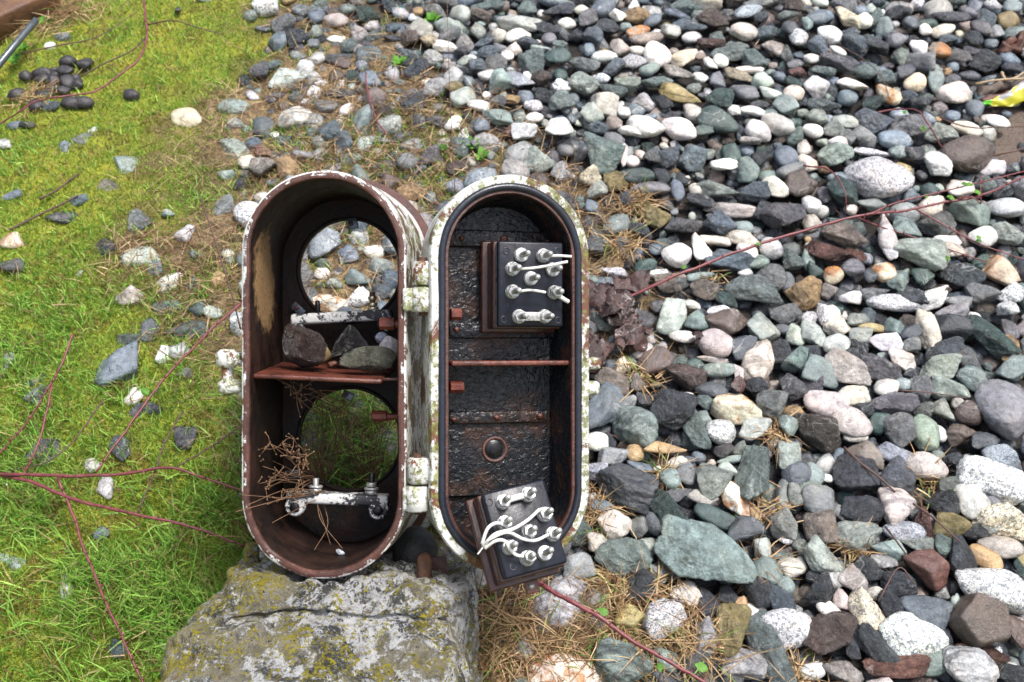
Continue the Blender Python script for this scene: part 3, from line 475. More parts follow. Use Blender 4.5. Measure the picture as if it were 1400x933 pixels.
# fill the gravel bed between them: thrown at random, kept where there is room
GRID = {}
def cell(q): return (int(math.floor(q[0]/.06)), int(math.floor(q[1]/.06)))
def gcoord(P): return (P[0], float(np.dot(P, GY)))
def put(q, r): GRID.setdefault(cell(q), []).append((q[0], q[1], r))
def room(q, r, k):
    c = cell(q)
    for i in (-2, -1, 0, 1, 2):
        for j in (-2, -1, 0, 1, 2):
            for x, y, s in GRID.get((c[0]+i, c[1]+j), ()):
                if (x-q[0])**2+(y-q[1])**2 < (k*(r+s))**2: return False
    return True
for s in STONES: put(gcoord(s['P']), s['r'])
rf = np.random.default_rng(9)
FILLC = list('wckklllgggdbbbbbbnnnnnNppprRvvsSStfg')
def throw(n, r0, r1, k, sink, sub):
    pxs = rf.uniform(330, 1640, n); pys = rf.uniform(-200, 1120, n); rr = rf.uniform(r0, r1, n)
    pts = np.array([ground_hit(a, b)[0] for a, b in zip(pxs, pys)]); l, m, g, u = masks(pts)
    for i in range(n):
        prob = g[i]*1.0 + m[i]*(.8 if r0 > .015 else 1.0)
        if u[i] > .4: prob = .03
        if rf.random() > prob: continue
        q = gcoord(pts[i])
        if not room(q, rr[i], k): continue
        P, d = on_ground(pxs[i], pys[i], rr[i]*.3-sink)
        asp = rf.uniform(1.0, 1.45); sh = rf.choice(list('rmmaaa')); col = FILLC[rf.integers(len(FILLC))]
        add_stone(P, rr[i]*math.sqrt(asp)*1.08, rr[i]/math.sqrt(asp)*1.08, rf.uniform(-90, 90), col, sh, 2*rr[i]*F/d*(.9 if 0 < pxs[i] < 1400 and 0 < pys[i] < 933 else 0.01), pxs[i], pys[i], sub, rf.uniform(.6, .85), 18, None, rf)
        put(q, rr[i])
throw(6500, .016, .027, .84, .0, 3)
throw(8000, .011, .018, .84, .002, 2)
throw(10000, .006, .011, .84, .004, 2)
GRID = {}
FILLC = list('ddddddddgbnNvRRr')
throw(9000, .009, .017, .50, .014, 1 if False else 2)        # wet bed underneath, coloured darker to paint in shade between the stones

# the 300 that show largest are things of their own, the rest is one bed of gravel
order = sorted(range(len(STONES)), key=lambda i: -STONES[i]['size'] - (1000 if STONES[i]['phrase'] else 0))
indiv, rest = [STONES[i] for i in order[:300]], [STONES[i] for i in order[300:]]
marks = [s for s in indiv if s['phrase']]
used = set()
def where(s, m):
    dx, dy = s['px']-m['px'], s['py']-m['py']; a = math.degrees(math.atan2(-dy, dx)) % 360
    return ['right of', 'above and right of', 'above', 'above and left of', 'left of', 'below and left of', 'below', 'below and right of'][int(((a+22.5) % 360)//45)]
for s in marks: used.add(s['phrase'])
def auto_label(s):
    sz = 'small ' if s['size'] < 26 else ('large ' if s['size'] > 42 else '')
    lg = 'long ' if s['long'] > 1.75 else ''
    head = sz+lg+CNAME[s['col']]+' '+SNAME.get(s['shape'], 'streaked' if s['shape'] == 'b' else 'angular')+' stone'
    near = sorted(marks, key=lambda m: (m['px']-s['px'])**2+(m['py']-s['py'])**2)
    for m in near[:14]:
        d = math.hypot(m['px']-s['px'], m['py']-s['py']); lab = head+(' just ' if d < 62 else ' ')+where(s, m)+' the '+m['phrase']
        if len(lab.split()) <= 16 and lab not in used: used.add(lab); return lab
    used.add(lab); return lab
for s in indiv:
    lab = s['phrase'] if s['phrase'] else auto_label(s)
    if s['phrase'] and len(lab.split()) < 4: lab += ' in the gravel'
    o = obj('stone', s['V'], s['F'], M['st_'+s['mat']], None, s['P'], True, s['tint'])
    tag(o, lab, 'stone', 'loose ballast stones')
for mk in ('smooth', 'rough', 'granite', 'stained', 'banded'): pass
slots = ['smooth', 'rough', 'granite', 'stained', 'banded']
Vs, Fs, Ts, Ms, n = [], [], [], [], 0
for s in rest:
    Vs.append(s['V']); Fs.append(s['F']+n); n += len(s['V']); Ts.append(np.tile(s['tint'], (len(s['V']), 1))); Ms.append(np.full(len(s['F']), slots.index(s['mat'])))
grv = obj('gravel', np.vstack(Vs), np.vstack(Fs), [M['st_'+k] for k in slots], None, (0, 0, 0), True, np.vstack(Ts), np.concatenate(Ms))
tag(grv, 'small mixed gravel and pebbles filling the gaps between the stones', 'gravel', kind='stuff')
print('stones', len(STONES), 'tris', sum(len(s['F']) for s in STONES))
# ================================================================== THE JUNCTION BOX
CX, CR, CY, CH = -.1892, .08266, -.0338, .1227
jb = empty('junction_box', cw((CX, -.243, 1.085)))
tag(jb, 'open rusty oblong iron junction box with peeling white paint and hinged lid', 'junction box')
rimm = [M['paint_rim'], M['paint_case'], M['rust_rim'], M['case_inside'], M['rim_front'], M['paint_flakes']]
V, Fc, fm, m = loft(CAMF, (CX, CY), CH, [(CR-.0018, 1.0), (CR, 1.0018), (CR+.0005, 1.015), (CR+.0065, 1.095), (CR+.0082, 1.118), (CR+.0098, 1.152), (CR-.008, 1.165), (CR-.0085, 1.05), (CR-.0085, 1.0018), (CR-.0072, 1.0), (CR-.0050, .9995)],
                    [0, 0, 1, 1, 5, 2, 3, 3, 2, 2, 4], 40, True)
Vc = wc(V); Vc[:, 2] += vnoise(Vc, 60)*.0006; Vc[:, :2] += (vnoise(Vc, 90)*.0005)[:, None]; V = cw(Vc)
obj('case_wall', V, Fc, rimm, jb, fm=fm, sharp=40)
V, Fc, fm, m = loft(CAMF, (CX, CY), CH, [(CR+.0085, 1.150), (CR+.0090, 1.155), (CR+.0178, 1.156), (CR+.0185, 1.159), (CR+.0185, 1.168), (CR-.004, 1.170)], None, 40)
obj('back_flange', V, Fc, M['rust_flange'], jb, sharp=40)
def plate_with_holes(d0, d1, R, holes):
    bm = bmesh.new(); E = []
    def loop(P):
        vs = [bm.verts.new((x, y, d0)) for x, y in P]
        for i in range(len(vs)): E.append(bm.edges.new((vs[i], vs[(i+1) % len(vs)])))
    loop(stadium(R, CH, 40)+np.array([CX, CY]))
    for x, y, r in holes:
        th = np.arange(56)/56*2*math.pi; loop(np.stack([x+r*np.cos(th), y+r*np.sin(th)], 1))
    bmesh.ops.triangle_fill(bm, use_beauty=True, use_dissolve=False, edges=E)
    r = bmesh.ops.extrude_face_region(bm, geom=bm.faces[:])
    for v in [g for g in r['geom'] if isinstance(g, bmesh.types.BMVert)]: v.co.z += d1-d0
    bm.verts.index_update(); V = np.array([v.co[:] for v in bm.verts]); Fc = [[v.index for v in f.verts] for f in bm.faces]; bm.free()
    return cw(V), Fc
HX, HR = -.1867, .0583; HOLES = [(HX, .0815, HR), (HX, -.1128, HR)]
V, Fc = plate_with_holes(1.146, 1.156, CR-.0078, HOLES)
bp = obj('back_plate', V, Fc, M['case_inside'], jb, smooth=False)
for x, y, r in HOLES:
    th = np.arange(57)/56*2*math.pi; P = cw(np.stack([x+(r+.001)*np.cos(th), y+(r+.001)*np.sin(th), np.full(57, 1.1455)], 1))
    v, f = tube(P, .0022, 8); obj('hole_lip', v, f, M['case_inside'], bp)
# shelf
a = rad(-2.6); SF = Frame((-.198, (466.5-515)*1.012/F, 1.012), (math.cos(a), math.sin(a), 0), (-math.sin(a), math.cos(a), 0), (0, .075, .997))
v, f = box(SF, -.0655, .0655, -.005, 0, 0, .130, .0018); tag(obj('shelf', v, f, M['rust_shelf'], jb), 'wet rusty red-brown shelf')
v, f = box(Frame((0, 0, 0), (1, 0, 0), (0, 1, 0), (0, 0, 1)), -.134, -.1150, (466.5-521)*1.03/F, (466.5-517)*1.03/F, 1.03, 1.05, .001); obj('shelf_tab', v, f, M['rust_rim'], jb)
# brackets with studs
def bracket(c, d, ang, half, up):
    a = rad(ang); o = pt(c[0], c[1], d); fr = Frame(o, (math.cos(a), math.sin(a), 0), (-math.sin(a), math.cos(a), 0), (0, 0, 1))
    k = d/F; parts = [box(fr, -half*k, half*k, 0, 15*k, 0, .022, .003)]
    for s in (-1, 1):
        parts.append(box(fr, s*half*k-(12*k if s > 0 else -2*k), s*half*k+(12*k if s < 0 else -2*k)+0, -16*k, 8*k, .001, .021, .004) if up else lathe(fr.w((s*(half-13)*k, -4*k, -.0005)), fr.w((s*(half-13)*k, -4*k, .0215)), [(0, 12*k), (.08, 14*k), (.92, 14*k), (1, 12*k)], 22))
    v, f = merge(parts); b = obj('bracket', v, f, M['paint_bracket'], jb, sharp=45)
    for s in (-1, 1):
        v, f = cyl(fr.w((s*(half-13)*k, -5*k, -.003)), fr.w((s*(half-13)*k, -5*k, .004)), 7*k, 12, .001); obj('bolt', v, f, M['black_metal'], b)
    return b, fr, k
b, fr, k = bracket((460, 691), 1.085, -2.2, 70, False)
for s, mt, h in ((45, 'brass', 30), (-32, 'zinc', 20)):
    v, f = cyl(fr.w((s*k, 14*k, .011)), fr.w((s*k, (14+h)*k, .011)), 4.2*k, 10, .0006); st = obj('stud', v, f, M['black_metal' if mt == 'brass' else 'zinc'], b)
    v, f = merge([cyl(fr.w((s*k, 15*k, .011)), fr.w((s*k, 20*k, .011)), 9.5*k, 6, .0006), cyl(fr.w((s*k, 21*k, .011)), fr.w((s*k, 24*k, .011)), 10*k, 14, .0004)] + ([cyl(fr.w((s*k, 25*k, .011)), fr.w((s*k, 31*k, .011)), 7.5*k, 6, .0006)] if mt == 'brass' else [])); obj('nut', v, f, M['zinc'], b)
b, fr, k = bracket((466, 441), 1.10, 3.0, 69, True)
v, f = cyl(fr.w((43*k, 14*k, .011)), fr.w((43*k, 40*k, .011)), 4*k, 10, .0006); obj('stud', v, f, M['rust_rim'], b)
v, f = merge([cyl(fr.w((43*k, 15*k, .011)), fr.w((43*k, 19*k, .011)), 8*k, 14, .0004), cyl(fr.w((43*k, 20*k, .011)), fr.w((43*k, 25*k, .011)), 7*k, 6, .0005), cyl(fr.w((43*k, 29*k, .011)), fr.w((43*k, 34*k, .011)), 6.5*k, 6, .0005)]); obj('nut', v, f, M['brass'], b)
v, f = cyl(fr.w((-33*k, 14*k, .011)), fr.w((-33*k, 32*k, .011)), 3.4*k, 10, .0008); obj('stud', v, f, M['black_metal'], b)
# bosses on the right inside wall, clips round the holes
for px0, py, d, r in ((519, 443, 1.04, .0068), (509, 569, 1.07, .0062)):
    p0 = pt(px0, py, d); p1 = p0.copy(); p1[0] = -.1145
    v, f = merge([cyl(cw(p0), cw((p0[0]+.016, p0[1], d)), r, 8, .0006), cyl(cw((p0[0]+.015, p0[1]-.001, d)), cw(p1), r*.6, 10)]); obj('boss', v, f, M['rust_boss'], jb, sharp=35)
for px, py, d, an, w, h in ((483, 306, 1.142, 12, .011, .013), (408, 423, 1.135, -42, .017, .009), (476, 541, 1.138, -25, .013, .009), (402, 648, 1.12, 5, .015, .010)):
    a = rad(an); fr = Frame(pt(px, py, d), (math.cos(a), math.sin(a), 0), (-math.sin(a), math.cos(a), 0), (0, 0, 1))
    v, f = box(fr, -w/2, w/2, -h/2, h/2, -.003, .001, .0008); cl = obj('clip', v, f, M['grey_clip'], bp)
    v, f = cyl(fr.w((-.002, 0, -.005)), fr.w((-.002, 0, -.002)), .0026, 8, .0005); obj('clip_screw', v, f, M['rust_rim'], bp)
# latch lugs on the left side
k = 1.03/F
def Pk(px, py, d=1.03): return cw(pt(px, py, d))
for y0, y1, xo in ((478, 503, 0), (519, 539, 3)):
    v, f = merge([lathe(Pk(311+xo, y1), Pk(311+xo, y0), [(0, 10*k), (.18, 15*k), (.75, 16*k), (1, 9*k)], 20), box(CAMF, (312-700)*k, (334-700)*k, (466.5-y1+3)*k, (466.5-y0-4)*k, 1.018, 1.042, .003)])
    obj('latch_lug', v, f, M['paint_hinge'], jb)
v, f = cyl(Pk(311, 541), Pk(311, 500), 8*k, 14, .001); obj('latch_bolt', v, f, M['paint_hinge'], jb)
# hinges
for y0, y1, cx_, toward in ((358, 391, 579, 1), (393, 427, 578, -1), (626, 661, 573, 1), (664, 699, 570, -1)):
    d = 1.0; kk = d/F; X = (cx_-700)*kk; ya, yb = (466.5-y1)*kk, (466.5-y0)*kk
    parts = [lathe(cw((X, ya, d)), cw((X, yb, d)), [(0, .0100), (.06, .0118), (.94, .0118), (1, .0095)], 22)]
    if toward < 0: parts.append(box(CAMF, CX+CR-.003, X, ya+.001, yb-.001, d-.006, d+.012, .002))
    else: parts.append(box(CAMF, X, X+.019, ya+.002, yb-.002, d-.008, d+.006, .002))
    v, f = merge(parts); obj('hinge_knuckle', v, f, M['paint_hinge'], jb)
v, f = cyl(cw(pt(578, 352, 1.0)), cw(pt(578, 432, 1.0)), .0042, 12, .0008); obj('hinge_pin', v, f, M['rust_orange'], jb)
v, f = cyl(cw(pt(571, 620, 1.0)), cw(pt(571, 703, 1.0)), .0042, 12, .0008); obj('hinge_pin', v, f, M['rust_orange'], jb)
# foot under the case
fr = Frame((CX, 0, 1.085), (1, 0, 0), (0, 1, 0), (0, 0, 1))
v, f = lathe(cw((CX+.01, -.262, 1.085)), cw((CX+.01, -.236, 1.085)), [(0, .066), (.35, .058), (.7, .045), (1, .040)], 28); obj('foot', v, f, M['concrete'], jb)
# ---- lid
PSI = rad(16.0); LF = Frame(((588-700)*.985/F, -.0334, .985), (math.cos(PSI), 0, math.sin(PSI)), (0, 1, 0), (-math.sin(PSI), 0, math.cos(PSI)))
LR, LH = .0840, .118; LC = (LR, 0.0)
prof = [(LR-.012, .070), (LR-.003, .062), (LR-.001, .014), (LR, .010), (LR, .002), (LR-.0015, 0), (LR-.0085, .0002), (LR-.0092, .005), (LR-.0150, .005), (LR-.0157, .0012), (LR-.0185, .0010), (LR-.0195, .003), (LR-.0235, .052), (LR-.0260, .055)]
V, Fc, fm, m = loft(LF, LC, LH, prof, [0, 0, 0, 0, 0, 0, 2, 2, 2, 1, 1, 3, 3], 40)
nr = len(prof); Fc.append(tuple(range(m))[::-1]); fm.append(0); Fc.append(tuple((nr-1)*m+i for i in range(m))); fm.append(3)
Vc = wc(V); Vc += (vnoise(Vc, 70)*.0005)[:, None]
lid = obj('lid', cw(Vc), Fc, [M['paint_lid'], M['rust_rim'], M['rubber'], M['lid_inside']], jb, fm=fm, sharp=40)
tag(lid, 'open iron lid, white algae-stained rim, tarred black inside')
th = np.arange(9)[:-1]/8*2*math.pi
V, Fc, fm, m = loft(LF, LC, LH, [(LR-.0122+.0040*math.cos(t), .0015+.0040*math.sin(t)) for t in th], None, 40, True); obj('gasket', V, Fc, M['rubber'], lid)
for x0, x1, y0, y1 in ((612, 766, 318, 337), (613, 764, 441, 463), (614, 750, 561, 581), (612, 668, 674, 681)):
    s0, t0 = LF.st(x0, y1, .05); s1, t1 = LF.st(x1, y0, .05); v, f = box(LF, s0, s1, t0, t1, .0495, .056, .0018); obj('rib', v, f, M['lid_inside'], lid)
for x, y, r in ((631, 326, 3.6), (689, 327, 5.4), (748, 331, 4), (624, 451, 4.2), (685, 453, 5), (742, 455, 4.4), (621, 574, 4), (679, 571, 4), (738, 569, 4.4)):
    s, t = LF.st(x, y, .049); k = .77e-3; v, f = merge([lathe(LF.w((s, t, .050)), LF.w((s, t, .0468)), [(0, r*k), (.5, r*k), (1, r*k*.6)], 14), box(LF, s-r*k*.6, s+r*k*.6, t-.0004, t+.0004, .0464, .0475, 0)]); obj('screw', v, f, M['rust_shelf'], lid)
s, t = LF.st(677, 615, .053); v, f = lathe(LF.w((s, t, .056)), LF.w((s, t, .0532)), [(0, .0142), (.8, .0140), (1, .0130), (.95, .0112), (.3, .0108)], 30); obj('knockout', v, f, M['rust_rim'], lid)
s, t = LF.st(672, 612, .053); v, f = cyl(LF.w((s+.003, t-.0015, .0555)), LF.w((s+.003, t-.0015, .0535)), .0098, 24, .0006); obj('knockout_disc', v, f, M['black_metal'], lid)
s0, t0 = LF.st(617, 501, .010); s1, t1 = LF.st(781, 493, .010); v, f = box(LF, s0, s1, t0, t1, .008, .0545, .0016); obj('divider', v, f, M['rust_shelf'], lid)
for x, y, w, h in ((624, 529, 19, 18), (623, 430, 15, 18)):
    s, t = LF.st(x, y, .03); k = .75e-3; v, f = cyl(LF.w((s-w/2*k, t, .03)), LF.w((s+w/2*k, t, .03)), h/2*k, 8, .0006); obj('boss', v, f, M['rust_boss'], lid, sharp=30)
for x, y, w, h in ((813, 497, 18, 17), (811, 531, 18, 20)):
    s, t = LF.st(x, y, .012); k = .75e-3; v, f = box(LF, s-w*k, s+w/2*k, t-h/2*k, t+h/2*k, .006, .024, .004); obj('latch_lug', v, f, M['paint_lid'], lid)
# ---- terminal blocks
def text(fr, s, t, d, string, size, parent, mat):
    cu = bpy.data.curves.new('digit', 'FONT'); cu.body = string; cu.size = size; cu.extrude = .0002; cu.align_x = 'CENTER'; cu.align_y = 'CENTER'; cu.resolution_u = 2
    to = bpy.data.objects.new('digit', cu); COL.objects.link(to); dg = bpy.context.evaluated_depsgraph_get(); me = to.evaluated_get(dg).to_mesh()
    P = np.array([v.co[:] for v in me.vertices]); Fc = [list(p.vertices) for p in me.polygons]; to.evaluated_get(dg).to_mesh_clear(); bpy.data.objects.remove(to)
    obj('digit', fr.w(np.stack([P[:, 0]+s, P[:, 1]+t, d-P[:, 2]], 1)), Fc, mat, parent, smooth=False)
def terminal(fr, s, t, parent, nuts=1, ln=.028):
    v, f = lathe(fr.w((s, t, .0005)), fr.w((s, t, -.0048)), [(0, .0072), (.35, .0074), (.45, .0068), (.6, .0071), (.95, .0069), (1, .006)], 18); w = obj('terminal', v, f, M['zinc'], parent, sharp=50)
    z = -.0048
    for i in range(nuts):
        v, f = cyl(fr.w((s, t, z)), fr.w((s, t, z-.0048)), .0066-.0006*i, 6, .0007, random.random()); obj('nut', v, f, M['zinc'], w, sharp=30); z -= .0054
    v, f = lathe(fr.w((s, t, -.003)), fr.w((s, t, min(-ln, z-.004))), [(0, .0031)]+[(q/22, .0031 if q % 2 else .0027) for q in range(2, 20)]+[(.93, .0028), (1, .0018)], 10); obj('stud', v, f, M['zinc'], w)
def wire(fr, pts, parent, r=.0014, dd=None):
    P = [fr.w((*fr.st(x, y, d), d)) for x, y, d in pts]; v, f = tube(smooth_path(P, 7), r, 8); obj('wire', v, f, M['wire'], parent)
def block(fr, hw, hh, label):
    e = empty('terminal_block', fr.w((0, -hh, .046))); tag(e, label, 'terminal block', 'nine-stud terminal blocks')
    v, f = box(fr, -hw, hw, -hh, hh, 0, .009, .0022); obj('face_panel', v, f, M['bakelite'], e)
    v, f = box(fr, -hw+.001, hw-.001, -hh+.001, hh-.001, .009, .0135, .0008); obj('pale_strip', v, f, M['pale_strip'] if 'upper' in label else M['black_metal'], e)
    v, f = box(fr, -hw-.002, hw+.001, -hh-.002, hh+.001, .0135, .036, .0015); obj('housing', v, f, M['brown_board'], e)
    v, f = box(fr, -hw-.008, hw+.003, -hh-.006, hh+.003, .036, .0435, .0018); obj('base_board', v, f, M['brown_board'], e)
    return e
s0, t0 = LF.st(681, 447, .004); s1, t1 = LF.st(770, 332, .004)
o = LF.o + LF.u*(s0+s1)/2 + LF.v*(t0+t1)/2 + LF.b*.004; UF = Frame(o, LF.u, LF.v, LF.b); BW, BH = (s1-s0)/2, (t1-t0)/2
ub = block(UF, BW, BH, 'black terminal block with nine studs mounted upright in the upper lid')
for x, y, nn in ((712, 349, 0), (742, 350, 1), (700, 368, 1), (755, 369, 0), (725, 381, 0), (700, 399, 1), (757, 400, 2), (709, 433, 1), (744, 433, 1)):
    terminal(UF, *UF.st(x, y, 0), ub, nn)
wire(UF, [(748, 350, -.012), (765, 350, -.013), (781, 351, -.011)], ub); wire(UF, [(708, 368, -.011), (735, 366, -.016), (776, 358, -.020)], ub); wire(UF, [(708, 399, -.012), (725, 397, -.013), (746, 400, -.012)], ub); wire(UF, [(762, 403, -.010), (769, 408, -.010), (777, 413, -.008)], ub, .0022)
sa, ta = UF.st(709, 433, 0); sb, tb = UF.st(744, 433, 0); v, f = box(UF, sa, sb, ta-.0045, ta+.0045, -.0062, -.0050, .0005); obj('link_strip', v, f, M['zinc'], ub)
for (x, y, c) in ((685, 387, '3'), (694, 418, '1'), (756, 419, '2'), (704, 336, '5'), (727, 361, '8')): text(UF, *UF.st(x, y, 0), -.0001, c, .0065, ub, M['rubber'])
for x, y in ((692, 343), (762, 343), (689, 437), (763, 438)):
    s, t = UF.st(x, y, 0); v, f = lathe(UF.w((s, t, .001)), UF.w((s, t, -.0004)), [(0, .0036), (1, .0036), (.9, .0026), (.2, .0024)], 14); obj('screw_hole', v, f, M['rubber'], ub)
nrm = np.array([.25, .34, -.9]); nrm /= np.linalg.norm(nrm); bb = -nrm
u0 = np.array([1.0, 0, 0])-bb*bb[0]; u0 /= np.linalg.norm(u0); v0 = np.array([0, 1.0, 0]); v0 = v0-bb*np.dot(v0, bb)-u0*np.dot(v0, u0); v0 /= np.linalg.norm(v0); a = rad(16.5)
DF = Frame(pt(718, 722, .945), math.cos(a)*u0+math.sin(a)*v0, -math.sin(a)*u0+math.cos(a)*v0, bb)
db = block(DF, .0318, .0412, 'loose black terminal block hanging askew at the bottom of the lid')
for x, y, nn in ((687, 687, 1), (721, 677, 1), (744, 704, 1), (689, 716, 1), (722, 728, 1), (755, 731, 1), (696, 749, 1), (720, 764, 2), (744, 757, 0)):
    terminal(DF, *DF.st(x, y, 0), db, nn, .025)
v, f = tube(smooth_path([DF.w((*DF.st(x, y, -.0055), -.0055)) for x, y in ((687, 687), (704, 681), (721, 677))], 3), .0032, 6); obj('link_strip', v, f, M['wire'], db)
for q in ([(661, 748, -.004), (676, 731, -.014), (702, 723, -.015), (722, 711, -.013), (738, 697, -.010), (745, 701, -.009)], [(660, 746, -.004), (672, 736, -.014), (694, 728, -.014), (715, 737, -.009), (732, 739, -.008), (750, 731, -.009)],
          [(663, 750, -.004), (677, 740, -.013), (690, 740, -.013), (698, 752, -.011), (706, 759, -.010), (716, 761, -.010)], [(659, 744, -.004), (666, 724, -.010), (676, 716, -.010), (687, 716, -.009)], [(660, 749, -.004), (657, 753, -.002), (653, 758, 0)]):
    wire(DF, q, db, .0016 if len(q) > 3 else .0008)
for x, y in ((669, 687), (735, 668), (702, 775)):
    s, t = DF.st(x, y, 0); v, f = lathe(DF.w((s, t, .001)), DF.w((s, t, -.0004)), [(0, .0036), (1, .0036), (.9, .0026), (.2, .0024)], 14); obj('screw_hole', v, f, M['rubber'], db)
for (x, y, c) in ((679, 704, '2'), (713, 776, '1')): text(DF, *DF.st(x, y, 0), -.0001, c, .0065, db, M['rubber'])
s, t = DF.st(727, 800, .040); v, f = box(DF, s-.007, s+.007, t-.008, t+.016, .039, .042, .001); tb_ = obj('mounting_tab', v, f, M['rust_rim'], db)
v, f = cyl(DF.w((s-.001, t-.001, .0375)), DF.w((s-.001, t-.001, .0395)), .0028, 12); obj('rivet', v, f, M['zinc'], tb_)

# ---- stones lying on the shelf
def shelf_stone(px, py, w, h, d, col, shape, mat, label, seed, sub=4, dep=.8):
    r = np.random.default_rng(seed); V = rock(sub, shape, r, 1.0); k = d/F/2
    W = cw(pt(px, py, d) + np.stack([V[:, 0]*w*k, V[:, 1]*h*k, V[:, 2]*min(w, h)*k*dep], 1))
    o = obj('stone', W, ico(sub)[1], M[mat], None, cw(pt(px, py, d)), True, col); tag(o, label, 'stone', 'stones on the shelf')
shelf_stone(417, 473, 66, 62, 1.055, (.045, .030, .027), 'a', 'st_wet', 'wet brown-black rock lying on the rusty shelf inside the case', 3)
shelf_stone(480, 471, 60, 54, 1.085, (.016, .016, .018), 'a', 'st_wet', 'glossy black rock behind the others on the rusty shelf', 8)
shelf_stone(503, 491, 80, 36, 1.04, (.10, .105, .08), 'a', 'st_rough', 'flat grey-green rock on the right end of the rusty shelf', 14)
shelf_stone(440, 482, 26, 28, 1.062, (.28, .21, .10), 'm', 'st_smooth', 'tan rock wedged behind the brown-black rock on the shelf', 4, 3)
shelf_stone(533, 474, 30, 30, 1.08, (.62, .61, .60), 'r', 'st_smooth', 'white pebble at the right end of the rusty shelf', 5, 3)
shelf_stone(521, 462, 17, 16, 1.10, (.38, .42, .52), 'r', 'st_smooth', 'small bluish pebble beside the white one on the shelf', 6, 3)
shelf_stone(466, 755, 13, 9, 1.07, (.42, .45, .50), 'a', 'st_smooth', 'tiny pale grey chip lying in the bottom of the case', 7, 2)
shelf_stone(454, 498, 14, 9, 1.05, (.12, .05, .03), 'a', 'st_smooth', 'tiny rusty chip on the shelf between two rocks', 9, 2)

# ================================================================== PEDESTAL
ped = empty('pedestal', cw((-.19, -.75, 1.05))); tag(ped, 'lichen-covered concrete pedestal carrying the iron junction box', 'pedestal')
MORTAR = True
lev = [(-.95, -.47, -.030, .70, 1.38), (-.60, -.425, -.036, .79, 1.34), (-.45, -.395, -.040, .835, 1.33), (-.35, -.356, -.0425, .872, 1.31), (-.31, -.342, -.044, .905, 1.30), (-.281, -.326, -.045, .945, 1.29), (-.263, -.306, -.046, .972, 1.28), (-.253, -.292, -.049, .988, 1.27), (-.250, -.284, -.056, 1.0, 1.262)]
Y0 = np.array([l[0] for l in lev]); fine = np.concatenate([np.linspace(-.95, -.40, 10)[:-1], np.linspace(-.40, -.250, 64)])
NP = 260; rings = []
def ring(xl, xr, zf, zb, y, sc=1.0):
    th = np.arange(NP)/NP*2*math.pi; c, s = np.cos(th), np.sin(th); n = 5.0
    q = (np.abs(c)**n+np.abs(s)**n)**(-1/n); x = (xl+xr)/2+(xr-xl)/2*c*q*sc; z = (zf+zb)/2+(zb-zf)/2*s*q*sc
    return np.stack([x, np.full(NP, y), z], 1)
for y in fine: rings.append(ring(*[np.interp(y, Y0, [l[i] for l in lev]) for i in (1, 2, 3, 4)], y))
for sc in np.linspace(.97, .02, 34): rings.append(ring(*lev[-1][1:], -.250, sc))
V = np.vstack(rings); nr = len(rings); top = np.repeat(np.arange(nr) >= len(fine)-4, NP)
x, z = V[:, 0], V[:, 2]
bump = .015*sstep(.045, .028, np.hypot((x+.262), (z-1.02)*.6)+vnoise(V, 45)*.006) + .006*sstep(.0, .006, .050-np.abs(x+.118)+vnoise(V, 55)*.006)*sstep(0, .008, .075-np.abs(z-1.06)+vnoise(V, 50)*.008)
V[:, 2] += .016*np.exp(-((V[:, 1]+.270+vnoise(V, 24)*.010)/.0035)**2)*sstep(1.08, 1.0, V[:, 2])*sstep(-.1, .25, vnoise(V+4, 17)+.25)
V[:, 1] += np.where(top, bump, 0); dirv = V-np.array([-.17, -.40, 1.12]); dirv /= np.linalg.norm(dirv, axis=1)[:, None]
V += dirv*(fbm(V, 16, 3)*.010+fbm(V, 70, 4)*.0055-np.maximum(0, .12-np.abs(fbm(V+3, 13, 2)))*.06)[:, None]
Fc = np.array([(k*NP+i, k*NP+(i+1) % NP, (k+1)*NP+(i+1) % NP, (k+1)*NP+i) for k in range(nr-1) for i in range(NP)])
obj('body', cw(V), Fc, M['concrete'], ped)
def bolt(px, py0, py1, d, r, name, mat, nut=None):
    v, f = lathe(cw(pt(px, py1, d)), cw(pt(px, py0, d)), [(0, r*1.15), (.3, r), (.8, r), (.95, r*.8), (1, r*.4)], 16); b = obj(name, v, f, mat, ped)
    if nut:
        v, f = cyl(cw(pt(px, py1+2, d)), cw(pt(px, py1-nut, d)), r*1.9, 6, .002); obj('nut', v, f, M['rust_orange'], b)
bolt(344, 742, 790, 1.09, .0085, 'anchor_bolt', M['concrete']); bolt(580, 756, 806, 1.035, .0080, 'anchor_bolt', M['rust_orange'], 14)
v, f = lathe(cw(pt(566, 790, 1.085)), cw(pt(566, 722, 1.085)), [(0, .018), (.25, .024), (.6, .0255), (.85, .020), (1, .006)], 26)
vc = wc(v); vc += (fbm(vc, 60, 2)*.003)[:, None]; obj('tar_cap', cw(vc), f, M['tar'], ped)
v, f = box(Frame(pt(598, 775, 1.06), (1, .1, 0), (-.1, 1, 0), (0, 0, 1)), -.012, .010, -.012, .010, -.002, .006, .001); obj('rusty_strap', v, f, M['rust_flange'], ped)

for px, py, d, w, dep, t, sd_, an in ((545, 826, 1.02, .058, .040, .013, 31, 6), (372, 806, 1.03, .044, .034, .012, 32, -8), (470, 836, 1.0, .050, .018, .006, 33, -3), (590, 800, 1.06, .030, .030, .012, 34, 15)):
    r = np.random.default_rng(sd_); Vr = rock(4, 'a', r, 1.0); Vr[:, :2] += .05*np.stack([vnoise(Vr*1.0+9, 5), vnoise(Vr+19, 5)], 1); a = rad(an); o_ = pt(px, py, d)
    W = np.stack([o_[0]+Vr[:, 0]*w*math.cos(a), o_[1]+Vr[:, 1]*t+Vr[:, 0]*w*math.sin(a)*.35, o_[2]+Vr[:, 2]*dep], 1)
    obj('mortar_slab', cw(W), ico(4)[1], M['concrete'], ped)
